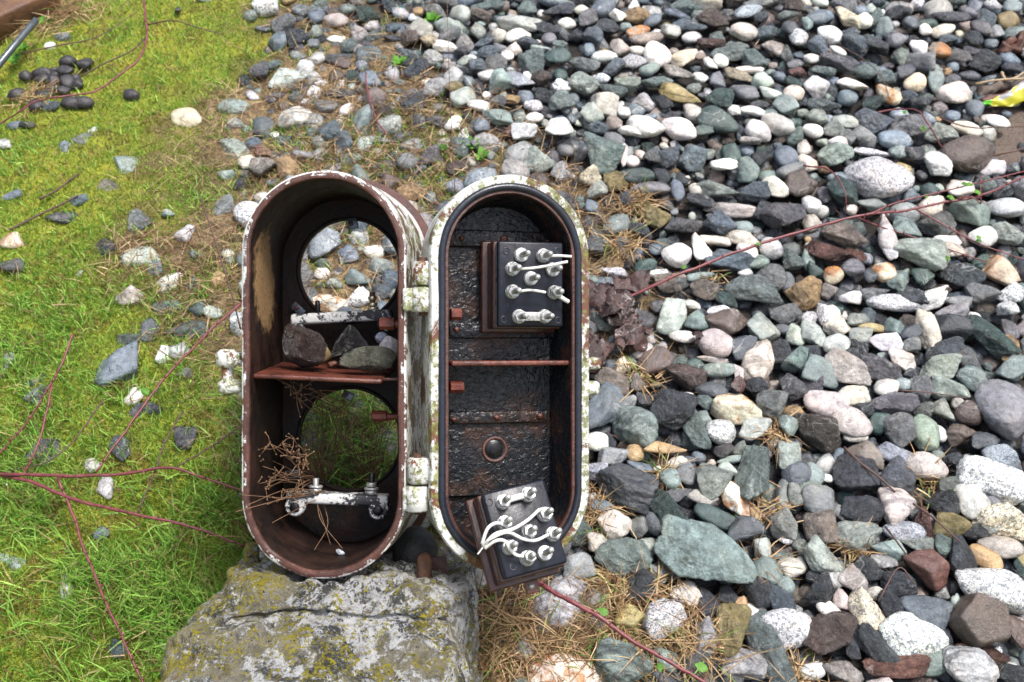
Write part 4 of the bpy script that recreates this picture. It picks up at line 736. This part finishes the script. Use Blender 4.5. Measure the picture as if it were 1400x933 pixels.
# ================================================================== GRASS, MOSS, STRAW
def blades(name, roots, dirs, L, W, bend, cols, mat, label, cat, segs=2, kind='stuff', parent=None, origin=(0, 0, 0)):
    n = len(roots); d = dirs/np.linalg.norm(dirs, axis=1)[:, None]
    side = np.cross(d, RNG.normal(size=(n, 3))); side /= np.linalg.norm(side, axis=1)[:, None]+1e-9
    droop = np.cross(side, d); droop *= np.sign(-droop[:, 2:]+1e-9)
    L, W, bend = L[:, None], W[:, None], bend[:, None]
    if segs == 1:
        V = np.stack([roots-side*W, roots+side*W, roots+d*L+droop*L*bend], 1).reshape(-1, 3); Fc = np.arange(3*n).reshape(n, 3); k = 3
    else:
        m = roots+d*L*.55+droop*L*bend*.22; t = roots+d*L*.97+droop*L*bend
        V = np.stack([roots-side*W, roots+side*W, m+side*W*.75, m-side*W*.75, t], 1).reshape(-1, 3); k = 5; b = np.arange(n)[:, None]*5
        Fc = np.concatenate([np.stack([b+0, b+1, b+2], -1), np.stack([b+0, b+2, b+3], -1), np.stack([b+3, b+2, b+4], -1)], 1).reshape(-1, 3)
    o = obj(name, V, Fc, mat, parent, origin, True, np.repeat(cols, k, 0))
    if not parent: tag(o, label, cat, kind=kind)
    return o
def scatter(n, x0, x1, y0, y1, weight):
    px, py = RNG.uniform(x0, x1, n), RNG.uniform(y0, y1, n)
    v = cw(np.stack([(px-700)/F, (466.5-py)/F, np.ones(n)], 1))-CAM; t = -np.dot(CAM, GN)/(v@GN); P = CAM+v*t[:, None]
    P[:, 2] = gheight(P[:, 0], P[:, 1]); l, m, g, u = masks(P); w = weight(P, l, m, g, u); return P[RNG.random(n) < w]
def colmix(n, a, b, var=.2):
    t = RNG.random((n, 1)); return np.clip((np.array(a)*(1-t)+np.array(b)*t)*(1+RNG.normal(0, var, (n, 1))), .005, .9)
UP = GN*.45+np.array([0, 0, .55])
def clump(P, sc, lo, hi): return sstep(lo, hi, fbm(P, sc, 3))
# moss
P = scatter(300000, -160, 700, -140, 1060, lambda P, l, m, g, u: l*1.0+m*.30*clump(P, 9, -.1, .4)); P[:, 2] += fbm(P, 22, 3)*.010; n = len(P)
c = colmix(n, (.18, .33, .05), (.38, .43, .06)); br = clump(P, 26, .28, .6)[:, None]*.7; c = c*(1-br)+colmix(n, (.19, .12, .04), (.30, .22, .08))*br
moss = blades('moss', P, UP+RNG.normal(0, .45, (n, 3)), RNG.uniform(.004, .011, n), RNG.uniform(.0006, .0013, n), RNG.uniform(0, .3, n), c, M['leaf'], 'yellow-green moss carpet covering the lawn side of the slope', 'moss', 1)
# grass
P = scatter(150000, -160, 760, -140, 1060, lambda P, l, m, g, u: np.clip(l*(.10+.70*clump(P, 6, -.2, .4))+m*.45*clump(P, 8, -.1, .4)*(pix(P)[0] < 640), 0, 1)); n = len(P); px, py, dd = pix(P)
long_ = np.clip((py-300)/600, 0, 1)
c = colmix(n, (.14, .33, .04), (.34, .52, .10)); ye = (RNG.random((n, 1)) < .16); c = np.where(ye, colmix(n, (.30, .25, .09), (.38, .31, .14)), c)
grass = blades('grass', P, UP+RNG.normal(0, .42, (n, 3)), RNG.uniform(.010, .022, n)+long_*RNG.uniform(0, .034, n), RNG.uniform(.0006, .0012, n), RNG.uniform(.1, .7, n), c, M['leaf'], 'short bright green grass growing through the moss', 'grass')
# straw
P = scatter(150000, -100, 1400, -140, 1060, lambda P, l, m, g, u: np.clip(m*(.15+.6*clump(P, 7, -.25, .35))+l*.012+g*.004*clump(P, 12, .1, .4), 0, 1)); n = len(P)
P = P+GN*RNG.uniform(0, .014, (n, 1)); c = colmix(n, (.22, .135, .065), (.46, .34, .19), .25); rd = RNG.random((n, 1)) < .25; c = np.where(rd, colmix(n, (.12, .055, .03), (.20, .10, .06)), c)
straw = blades('dry_grass', P, GN*RNG.uniform(.05, .5, (n, 1))+GX*RNG.normal(0, 1, (n, 1))+GY*RNG.normal(0, 1, (n, 1)), RNG.uniform(.016, .050, n), RNG.uniform(.0004, .0009, n), RNG.uniform(.0, .5, n), c, M['straw'], 'tangled tan dry grass between the lawn and the gravel', 'dry grass')
# green through the lower hole and along the case
P = scatter(5200, 330, 560, 500, 745, lambda P, l, m, g, u: .55+0*l); n = len(P)
tallg = blades('grass', P, UP*1.1+RNG.normal(0, .35, (n, 3)), RNG.uniform(.03, .085, n), RNG.uniform(.0008, .0014, n), RNG.uniform(.1, .8, n), np.where(RNG.random((n, 1)) < .3, colmix(n, (.22, .13, .06), (.36, .25, .13)), colmix(n, (.10, .24, .03), (.26, .42, .08))), M['leaf'], 'taller green grass growing behind the open case', 'grass')
q_ = np.array([on_ground(RNG.uniform(440, 545), RNG.uniform(615, 690), 0)[0] for _ in range(300)]); n = len(q_); tocam = (CAM-q_); tocam /= np.linalg.norm(tocam, axis=1)[:, None]
blades('grass_tuft', q_, UP*1.0+tocam*.35+RNG.normal(0, .30, (n, 3)), RNG.uniform(.05, .135, n), RNG.uniform(.0009, .0016, n), RNG.uniform(.1, .7, n), np.where(RNG.random((n, 1)) < .35, colmix(n, (.14, .08, .04), (.30, .20, .10)), colmix(n, (.16, .36, .05), (.40, .60, .14))), M['leaf'], 'tall green grass tuft filling the lower round hole of the case', 'grass tuft', 2, None, None, q_.mean(0))
# tufts of dry grass one can count
def tuft(px, py, n, L, label, spread=.010, flat=1.0, green=.1, aim=None):
    p, d = on_ground(px, py, .012); r = p+GX*RNG.normal(0, spread, (n, 1))+GY*RNG.normal(0, spread, (n, 1))
    dr = GN*RNG.uniform(.25, .9, (n, 1))*(1.2-.7*flat)+GX*RNG.normal(0, flat, (n, 1))+GY*RNG.normal(0, flat, (n, 1))
    if aim is not None: dr = dr*.55+GX*aim[0]+GY*aim[1]
    c = np.where(RNG.random((n, 1)) < green, colmix(n, (.12, .22, .04), (.22, .32, .07)), colmix(n, (.24, .13, .06), (.50, .37, .20), .2))
    V0 = blades('dry_grass_tuft', r, dr, RNG.uniform(L*.4, L, n), RNG.uniform(.0006, .0011, n), RNG.uniform(.1, .6, n), c, M['straw'], label, 'grass tuft', 2, None, None, p); V0['group'] = 'dry grass tufts in the gravel'
for a in ((865, 272, 160, .05, 'dry straw tuft beside the upper right curve of the lid', .014), (852, 322, 200, .055, 'largest straw tuft right of the lid, above the red cane', .014), (975, 370, 40, .04, 'thin straw tuft hugging the grey-green slab'), (882, 506, 70, .06, 'straw tuft beside the grey-brown blunt stone', .012),
          (910, 640, 70, .06, 'straw tuft above the big black wet boulder', .008), (1060, 592, 70, .055, 'straw tuft above the tall sparkling stone', .010), (1046, 690, 80, .05, 'straw tuft right of the orange-stained white stone', .012), (1035, 775, 60, .06, 'straw tuft at the right tip of the teal slab', .008),
          (1165, 748, 110, .045, 'brown straw tuft on the mint stone', .012), (1275, 650, 70, .05, 'straw tuft under the mauve flat stone', .012), (840, 800, 200, .05, 'rusty straw tuft below the half-round green stone', .014), (905, 810, 110, .07, 'straw tuft under the teal slab', .014), (950, 880, 200, .085, 'long straw tuft left of the lavender stone', .016),
          (700, 830, 340, .085, 'dense straw clump under the hanging block', .030), (680, 900, 300, .08, 'dense straw clump against the pedestal', .026), (785, 890, 180, .07, 'straw clump between the two boulders at the bottom', .022), (870, 885, 200, .08, 'straw clump under the bottom red cane', .022), (1090, 925, 90, .06, 'straw tuft at the bottom beside the teal stone', .012), (820, 700, 120, .06, 'straw tuft right of the lid bottom', .012)):
    tuft(*a)
tuft(62, 6, 260, .08, 'brown straw clump behind the rusty plate at top left', .03); tuft(100, 0, 160, .07, 'straw clump at the top edge right of the rusty plate', .025); tuft(45, 128, 160, .04, 'brown straw and debris under the dung heap', .016)

# ================================================================== CANES, TWIGS, WEEDS
def path_on(pts): return np.array([on_ground(x, y, h)[0] for x, y, h in pts])
def thorny(name, cat, label, pts, r0, r1, mat, thorns=True, group=None, branches=(), leaves=()):
    e = empty(name, on_ground(pts[0][0], pts[0][1], 0)[0]); tag(e, label, cat, group)
    P = smooth_path(path_on(pts), 8); P = P+np.stack([vnoise(P+k*9, 60) for k in range(3)], 1)*.0012
    r0, r1 = r0*.86, r1*.74; v, f = tube(P, r0, 8, r1, .16); obj('stem', v, f, mat, e); allP = [P]
    for b in branches:
        Q = smooth_path(path_on(b), 6); v, f = tube(Q, r0*.55, 6, r1*.6, .1); obj('side_shoot', v, f, mat, e); allP.append(Q)
    if thorns:
        parts = []
        for Q in allP:
            for i in range(2, len(Q)-1, 2):
                t = Q[i+1]-Q[i]; t /= np.linalg.norm(t)+1e-9; s = np.cross(t, RNG.normal(size=3)); s /= np.linalg.norm(s)
                a = Q[i]+t*RNG.uniform(0, .006); parts.append(lathe(a, a+s*(r0+.0042)-t*.002, [(0, .0017), (.4, .0008), (1, .0002)], 5))
        v, f = merge(parts); tag(obj('thorns', v, f, mat, e), kind='stuff')
    for x, y, h, s in leaves: leaf_at(e, x, y, h, s, (.10, .24, .03))
    return e
def leaf_mesh(p, u, v, w, L, W, curl, lobes=0):
    a = np.linspace(0, 1, 7); b = np.linspace(-1, 1, 5); A, B = np.meshgrid(a, b, indexing='ij')
    prof = np.sin(np.pi*np.clip(A, .02, .98)**.8)*(1+lobes*.25*np.sin(A*18))
    X = A*L; Yv = B*W*prof; Zv = curl*L*(np.sin(A*2.2)*.5 - .8*(B*prof)**2*W/L) + .06*L*RNG.normal(size=A.shape)*curl*3
    V = p+X[..., None]*u+Yv[..., None]*v+Zv[..., None]*w; I = np.arange(35).reshape(7, 5)
    return V.reshape(-1, 3), np.stack([I[:-1, :-1], I[1:, :-1], I[1:, 1:], I[:-1, 1:]], -1).reshape(-1, 4)
def leaf_at(parent, x, y, h, s, col, name='leaf', n=1):
    for _ in range(n):
        p = on_ground(x, y, h)[0]; t = RNG.uniform(0, 6.28); u = GX*math.cos(t)+GY*math.sin(t); v = np.cross(GN, u)
        V, Fc = leaf_mesh(p, u, v, GN, s, s*.36, .25); obj(name, V, Fc, M['leaf'], parent, tint=np.array(col)*RNG.uniform(.8, 1.25))
CANES = 'bramble canes'
thorny('bramble_cane', 'bramble', 'long red bramble cane crossing the gravel to the right edge', [(815, 405, .02), (870, 390, .03), (930, 366, .04), (1010, 334, .045), (1100, 303, .05), (1180, 285, .05), (1240, 276, .045), (1300, 264, .045), (1345, 258, .045), (1410, 230, .04)], .0030, .0022, M['cane'], True, CANES,
       [[(1192, 283, .05), (1230, 265, .05), (1310, 250, .045), (1410, 226, .04)], [(1255, 273, .045), (1300, 298, .04), (1345, 318, .03), (1410, 342, .03)], [(1170, 287, .045), (1200, 298, .03), (1260, 315, .02), (1350, 340, .02)], [(1342, 232, .05), (1342, 250, .05), (1343, 268, .04)], [(1310, 263, .045), (1330, 262, .05), (1343, 268, .05)]],
       [(1318, 242, .05, .012), (1322, 246, .05, .012), (1336, 252, .05, .014), (1296, 258, .045, .010), (1340, 306, .04, .010), (1345, 312, .035, .010), (1296, 333, .03, .012), (1300, 258, .05, .01), (1268, 254, .04, .010), (932, 358, .035, .010), (1040, 322, .05, .009)])
thorny('bramble_cane', 'bramble', 'arched thin red cane left of the speckled oval granite cobble', [(1098, 230, .02), (1130, 232, .035), (1150, 243, .05), (1158, 262, .045), (1157, 285, .02)], .0016, .0012, M['cane'], False, CANES)
thorny('bramble_cane', 'bramble', 'thin red cane looping over stones above the big brown cobble', [(1200, 148, .02), (1232, 142, .03), (1255, 150, .045), (1270, 170, .05), (1286, 195, .03), (1292, 202, .02)], .0018, .0014, M['cane'], False, CANES, (), [(1238, 146, .035, .011), (1262, 178, .04, .013)])
thorny('bramble_cane', 'bramble', 'orange-red shoot right of the big brown cobble above the mud', [(1285, 160, .02), (1300, 168, .03), (1335, 170, .03), (1372, 168, .025), (1410, 165, .02)], .0014, .0010, M['bark'], False, CANES)
thorny('bramble_cane', 'bramble', 'red shoot over the brown mud at the right edge', [(1358, 210, .02), (1380, 205, .03), (1410, 198, .03)], .0018, .0014, M['bark'], False, CANES)
thorny('bramble_cane', 'bramble', 'upper of two thick red canes running from left edge to the case', [(-40, 632, .05), (60, 634, .06), (150, 631, .06), (230, 626, .06), (275, 638, .055), (335, 658, .05)], .0028, .0018, M['cane'], True, CANES)
thorny('bramble_cane', 'bramble', 'lower thick red cane curving from left edge to the case foot', [(-40, 628, .04), (30, 640, .055), (100, 664, .06), (190, 687, .06), (265, 703, .055), (330, 728, .045)], .0030, .0020, M['cane'], True, CANES)
thorny('bramble_cane', 'bramble', 'red cane descending the lawn to the bottom edge', [(76, 638, .06), (97, 690, .055), (118, 750, .05), (145, 815, .05), (175, 880, .045), (205, 940, .03)], .0020, .0016, M['cane'], True, CANES)
thorny('bramble_cane', 'bramble', 'slanting red cane from the case down to the left canes', [(330, 402, .05), (285, 445, .055), (225, 500, .05), (170, 575, .045), (128, 628, .05)], .0022, .0018, M['cane'], True, CANES, (), [(205, 515, .04, .016), (200, 522, .04, .015)])
thorny('bramble_cane', 'bramble', 'short red cane rising at the left edge of the lawn', [(96, 438, .06), (80, 480, .05), (62, 510, .045), (30, 560, .03), (-10, 606, .02)], .0020, .0014, M['cane'], True, CANES)
thorny('bramble_cane', 'bramble', 'second short red cane beside the left edge, nearly upright', [(68, 505, .05), (55, 560, .045), (42, 600, .04), (28, 632, .05)], .0017, .0015, M['cane'], True, CANES)
thorny('bramble_cane', 'bramble', 'thin crossing cane between the two thick left canes', [(248, 545, .04), (225, 590, .05), (205, 640, .055), (185, 684, .06)], .0014, .0012, M['twig'], True, CANES)
thorny('bramble_cane', 'bramble', 'brown side cane slanting down to the upper thick left cane', [(330, 572, .045), (280, 600, .05), (240, 625, .055)], .0015, .0012, M['twig'], True, CANES)
thorny('bramble_cane', 'bramble', 'thin dark cane through grass above the thick left canes', [(140, 528, .03), (95, 580, .03), (60, 612, .025), (0, 625, .02)], .0014, .0010, M['twig'], False, CANES)
thorny('bramble_cane', 'bramble', 'hooked purple cane crossing in front of the dung heap at top left', [(194, -12, .04), (199, 25, .05), (199, 48, .05), (186, 75, .05), (165, 95, .045), (130, 118, .04), (90, 128, .05), (50, 136, .05), (20, 150, .045), (-15, 166, .03)], .0024, .0018, M['cane'], False, CANES)
thorny('bramble_cane', 'bramble', 'pink cane running from the hanging block to the bottom edge', [(728, 792, .06), (760, 810, .065), (815, 842, .065), (870, 877, .06), (930, 912, .055), (985, 945, .05)], .0036, .0026, M['cane'], True, CANES, (), [(832, 840, .05, .014), (902, 905, .05, .012), (968, 915, .05, .016)])
thorny('bramble_cane', 'bramble', 'thin pink cane in the straw above the two cases', [(500, 100, .03), (504, 130, .03), (514, 165, .03), (530, 188, .03), (548, 216, .02)], .0018, .0014, M['cane'], False, CANES)
TW = 'dry twigs'
for lab, pts, r in (('dark thin stalk leaning up left of the case', [(328, 440, .03), (312, 380, .07), (290, 310, .10), (270, 250, .13)], .0013), ('thin upright stalk rising above the gap between case and lid', [(622, 262, .02), (618, 190, .05), (614, 100, .08), (611, -10, .12)], .0009), ('thin grey twig crossing the top of the lawn', [(20, 70, .015), (80, 55, .02), (130, 42, .02), (185, 10, .02)], .0014),
                    ('brown twig forking towards the hooked cane', [(110, 98, .02), (140, 82, .025), (180, 62, .03), (198, 45, .03)], .0016), ('curved brown twig on the upper lawn', [(200, 30, .02), (235, 25, .03), (270, 32, .03), (305, 45, .015)], .0014), ('short dark stick on the lawn below two pale stones', [(52, 262, .008), (75, 250, .012), (106, 230, .012)], .0022), ('long brown stick beside the blue-grey lawn stones', [(12, 305, .006), (45, 285, .01), (80, 268, .012), (105, 258, .012)], .0020),
                    ('brown forked twig lying below the dark brown boulder', [(1155, 605, .03), (1180, 630, .035), (1200, 645, .035), (1225, 668, .03)], .0018), ('brown twig between the mottled and orange stones', [(1248, 688, .03), (1275, 710, .03), (1312, 744, .03)], .0014), ('short straw-coloured twig above the mint block', [(1210, 724, .03), (1225, 745, .035), (1238, 762, .03)], .0014),
                    ('straight orange twig right of the small white pebble', [(1232, 520, .03), (1270, 524, .03), (1325, 530, .03)], .0011), ('thin twig lying over stones near the top right', [(1146, 62, .03), (1175, 75, .035), (1205, 98, .035), (1218, 128, .03)], .0010), ('bent twig above the white speckled egg boulder', [(1200, 828, .03), (1228, 780, .04), (1250, 803, .035)], .0010)):
    v, f = tube(smooth_path(path_on(pts), 6), r, 6, r*.7, .12); o = obj('twig', v, f, M['twig'], None, on_ground(*pts[0][:2], 0)[0]); tag(o, lab, 'twig', TW)
# dead umbel plant leaning into the lower half of the case, one more hanging under the shelf
def weed(name, label, root, tips, rng, heads):
    parts = []; r0 = cw(pt(*root))
    for (x, y, d) in tips:
        t = cw(pt(x, y, d)); m = (r0+t)/2+rng.normal(0, .006, 3); parts.append(tube(smooth_path([r0+rng.normal(0, .004, 3), m, t], 5), .00055, 5, .00035))
        if heads:
            for _ in range(heads):
                q = t+rng.normal(0, .007, 3); parts.append(tube([t, (t+q)/2+rng.normal(0, .001, 3), q], .0004, 4)); parts.append(lathe(q-np.array([0, 0, .001]), q+np.array([0, 0, .0012]), [(0, .0005), (.5, .0011), (1, .0003)], 5))
    v, f = merge(parts); tag(obj(name, v, f, M['dead'], None, r0), label, 'weed')
rw = np.random.default_rng(3)
weed('dead_weed', 'brown dead flower heads leaning into the lower half of the case', (430, 660, 1.13), [(rw.uniform(338, 420), rw.uniform(598, 690), rw.uniform(1.01, 1.08)) for _ in range(26)], rw, 4)
weed('dead_weed', 'curled dead stem hanging under the rusty shelf', (455, 560, 1.12), [(398, 528, 1.04), (405, 540, 1.05), (410, 548, 1.05), (430, 535, 1.06), (440, 540, 1.06), (415, 530, 1.05)], rw, 5)
weed('dead_weed', 'long straw stalks poking out of the case bottom', (440, 672, 1.10), [(430, 752, 1.06), (468, 750, 1.06), (340, 690, .995), (332, 677, .990), (372, 715, 1.03), (452, 745, 1.07), (365, 690, 1.0), (322, 700, .985)], rw, 0)
weed('dead_weed', 'dark dry stalks at the left of the lower hole', (440, 668, 1.20), [(rw.uniform(405, 470), rw.uniform(545, 640), rw.uniform(1.13, 1.2)) for _ in range(30)], rw, 2)
weed('dead_weed', 'tangle of brown stalks filling the lower round hole', (500, 655, 1.24), [(rw.uniform(445, 545), rw.uniform(545, 650), rw.uniform(1.17, 1.24)) for _ in range(34)], rw, 1)
# seedlings
for x, y, s, lab in ((645, 210, .022, 'bright green seedling above the gap between case and lid'), (660, 224, .020, 'bright green seedling just over the lid top'), (605, 212, .012, 'tiny pale green seedling left of the pair above the lid'), (718, 214, .020, 'green seedling above the right half of the lid top'), (545, 92, .020, 'light green seedling in straw near the dark domed stone'), (590, 28, .022, 'green seedling at the top edge in straw'), (60, 22, .020, 'green leafy weed near the top left rusty sheet'), (22, 80, .022, 'green weed at the left edge beside the dung'), (30, 62, .018, 'small weed between rusty sheet and dung')):
    p = on_ground(x, y, .004)[0]; e = empty('seedling', p); tag(e, lab, 'seedling', 'green seedlings')
    for k in range(9):
        t = k*2.4; u = GX*math.cos(t)+GY*math.sin(t)+GN*RNG.uniform(.3, 1.1); u /= np.linalg.norm(u); v = np.cross(GN, u); v /= np.linalg.norm(v); w = np.cross(u, v)
        V, Fc = leaf_mesh(p+GN*.003, u, v, w, s*RNG.uniform(.7, 1.1), s*.26, .2); obj('leaf', V, Fc, M['leaf'], e, tint=np.array((.13, .33, .04))*RNG.uniform(.75, 1.25))
# dead leaves beside the lid
rl = np.random.default_rng(21)
for k in range(29):
    x, y = rl.uniform(800, 878), rl.uniform(378, 482)
    if k >= 26: x, y = ((955, 452), (1010, 520), (884, 440))[k-26]
    p = on_ground(x, y, .018+.012*rl.random())[0]; t = rl.uniform(0, 6.28); u = GX*math.cos(t)+GY*math.sin(t)+GN*rl.uniform(-.2, .3); u /= np.linalg.norm(u); v = np.cross(GN, u); v /= np.linalg.norm(v); s = rl.uniform(.03, .048) if k < 26 else .024
    V, Fc = leaf_mesh(p-u*s/2, u, v, np.cross(u, v), s, s*.42, .62, .8)
    o = obj('dead_leaf', V, Fc, M['st_smooth'], None, p, True, np.array((.042, .021, .019))*rl.uniform(.5, 1.9))
    px_, py_ = pix(p)[:2]
    tag(o, ('wet purple-brown dead leaf in the heap beside the lid', 'small dead leaf shred under the mauve rounded stone', 'small dead leaf shred below the cream teardrop stone', 'dead leaf at the right end of the leaf heap')[max(0, k-25)], 'dead leaf', 'wet dead leaves')
# dung
def lump(px, py, w, h, lift, parent, name, rng, label=None):
    d = ground_hit(px, py)[1]; V = rock(3, rng.choice(['r', 'm', 'b']), rng, 1.0); k = d/F/2; p = on_ground(px, py, lift)[0]; w *= rng.uniform(.85, 1.2); h *= rng.uniform(.8, 1.1)
    w, h = w*1.35, h*1.35; W = p+(V[:, :1]*w*k*GX+V[:, 1:2]*h*k*1.05*GY+V[:, 2:]*min(w, h)*k*.85*GN)
    return obj(name, W, ico(3)[1], M['dung'], parent, p)
dp = empty('dung_pile', on_ground(72, 110, 0)[0]); tag(dp, 'heap of dark rounded droppings at the top left of the lawn', 'dung')
for x, y, w, h in ((400, 235, 145, 100), (400, 310, 130, 75), (520, 205, 85, 60), (515, 250, 90, 65), (515, 310, 105, 95), (510, 385, 85, 70), (630, 220, 125, 85), (655, 330, 135, 165), (725, 270, 100, 90), (760, 340, 80, 110), (240, 275, 105, 95), (430, 480, 130, 90), (350, 600, 110, 100), (160, 475, 110, 100), (690, 560, 130, 110), (800, 540, 150, 120), (600, 410, 120, 100), (470, 430, 110, 80)):
    lump(x/7.18, 60+y/7.18, w/7.18, h/7.18, .008, dp, 'dropping', rl)
for x, y, w, h, lab in ((92, 76, 19, 18, 'single round black dropping above the dung heap'), (115, 78, 16, 17, 'crumbly dropping right of the single round one'), (179, 124, 16, 14, 'lone black dropping on the open lawn'), (37, 167, 16, 11, 'flat black dropping below the dung heap'), (243, 13, 8, 8, 'tiny black dropping on the upper lawn')):
    tag(lump(x, y, w, h, .006, None, 'dropping', rl), lab, 'dung', 'scattered droppings')
# rusty sheet, grey bar, wood, bark, wrapper
def gframe(px, py, lift, ang):
    p = wc(on_ground(px, py, lift)[0]); o = wc(np.zeros(3)); a = rad(ang)
    ux, uy, un = wc(GX)-o, wc(GY)-o, wc(GN)-o; return Frame(p, math.cos(a)*ux+math.sin(a)*uy, -math.sin(a)*ux+math.cos(a)*uy, -un)
fr = gframe(-20, 30, .02, 45); v, f = box(fr, -.14, .14, -.02, .11, -.03, .02, .006); vc = wc(v); vc += (fbm(vc, 12, 2)*.006)[:, None]; tag(obj('rusty_plate', cw(vc), f, M['rusty_plate']), 'rusty brown iron plate poking in at the top left corner', 'iron plate')
v, f = tube(smooth_path([on_ground(-8, 92, .03)[0], on_ground(15, 62, .04)[0], on_ground(48, 20, .045)[0]], 4), .006, 10); tag(obj('grey_bar', v, f, M['grey_clip']), 'grey metal bar lying along the rusty plate', 'bar')
def chunk(pts, r, flat, mat, name, label, cat):
    P = smooth_path(path_on(pts), 6); v, f = tube(P, r, 12, r*.7, .15); v = v+(fbm(v, 60, 3)*r*.9)[:, None]*GN+(fbm(v+5, 80, 3)*r*.9)[:, None]*GX; tag(obj(name, v, f, mat, None, P[0]), label, cat)
chunk([(1338, 118, .012), (1360, 110, .014), (1395, 98, .014), (1430, 90, .014)], .011, .6, M['wood'], 'wood_piece', 'grey weathered wood piece above the yellow wrapper', 'wood')
chunk([(1345, 128, .012), (1370, 120, .014), (1400, 108, .014), (1425, 100, .014)], .007, .6, M['bark'], 'bark_piece', 'brown bark strip between wood and yellow wrapper', 'bark')
chunk([(1374, 60, .012), (1378, 52, .018), (1384, 38, .018)], .011, .6, M['bark'], 'bark_piece', 'dark red-brown bark chunk at upper right', 'bark')
chunk([(1391, 58, .012), (1397, 44, .018), (1406, 30, .018)], .010, .6, M['bark'], 'bark_piece', 'orange-brown bark chunk at the upper right edge', 'bark')
for pts, lab in (([(1336, 104, .02), (1365, 98, .03), (1410, 95, .03)], 'pale root strand lying above the weathered wood'), ([(1372, 86, .02), (1378, 96, .03), (1392, 92, .03), (1402, 86, .03)], 'curled pale rootlet above the weathered wood')):
    v, f = tube(smooth_path(path_on(pts), 6), .0028, 6, .0016, .2); tag(obj('root_strand', v, f, M['straw'], None, None, True, np.array((.42, .32, .2))), lab, 'root')
q = NB('foil_wrapper'); q.out(q.attr(), .25, 0, .6)
P = smooth_path(path_on([(1337, 138, .010), (1350, 132, .016), (1366, 128, .018), (1384, 124, .020), (1402, 114, .022), (1425, 104, .02)]), 6); n = len(P); a = np.linspace(0, 1, n)[:, None]; bq = np.linspace(-1, 1, 9)[None, :]
wd = .003+.013*np.minimum(1, np.maximum(0, a-.22)*2.2); off = GY*.9+GN*.45
top = P[:, None]+(bq*wd)[..., None]*off+((1-bq**2)*wd*.55+.0025*np.sin(a*25+bq*4))[..., None]*GN; bot = P[:, None]+(bq*wd)[..., None]*off-((1-bq**2)*wd*.15+.001)[..., None]*GN
V = np.concatenate([top.reshape(-1, 3), bot.reshape(-1, 3)]); I = np.arange(n*9).reshape(n, 9); Fa = np.stack([I[:-1, :-1], I[1:, :-1], I[1:, 1:], I[:-1, 1:]], -1).reshape(-1, 4); Fb = Fa[:, ::-1]+n*9
ed = [np.stack([I[:-1, c], I[:-1, c]+n*9, I[1:, c]+n*9, I[1:, c]], -1) for c in (0, 8)]
tc = np.tile(np.array((.46, .43, .03)), (n, 9, 1)); A2 = np.broadcast_to(a, (n, 9)); B2 = np.broadcast_to(bq, (n, 9))
tc[(A2 > .12) & (A2 < .30)] = (.10, .45, .02); tc[(A2 > .42) & (A2 < .62) & (B2 > -.1)] = (.32, .33, .34); tc[(A2 > .7) & (B2 > .2)] = (.8, .8, .75)
obj_w = obj('wrapper', V, np.vstack([Fa, Fb]+ed), q.m, None, P[0], True, np.concatenate([tc.reshape(-1, 3)]*2)); tag(obj_w, 'crumpled yellow and green wrapper at the right edge', 'wrapper')
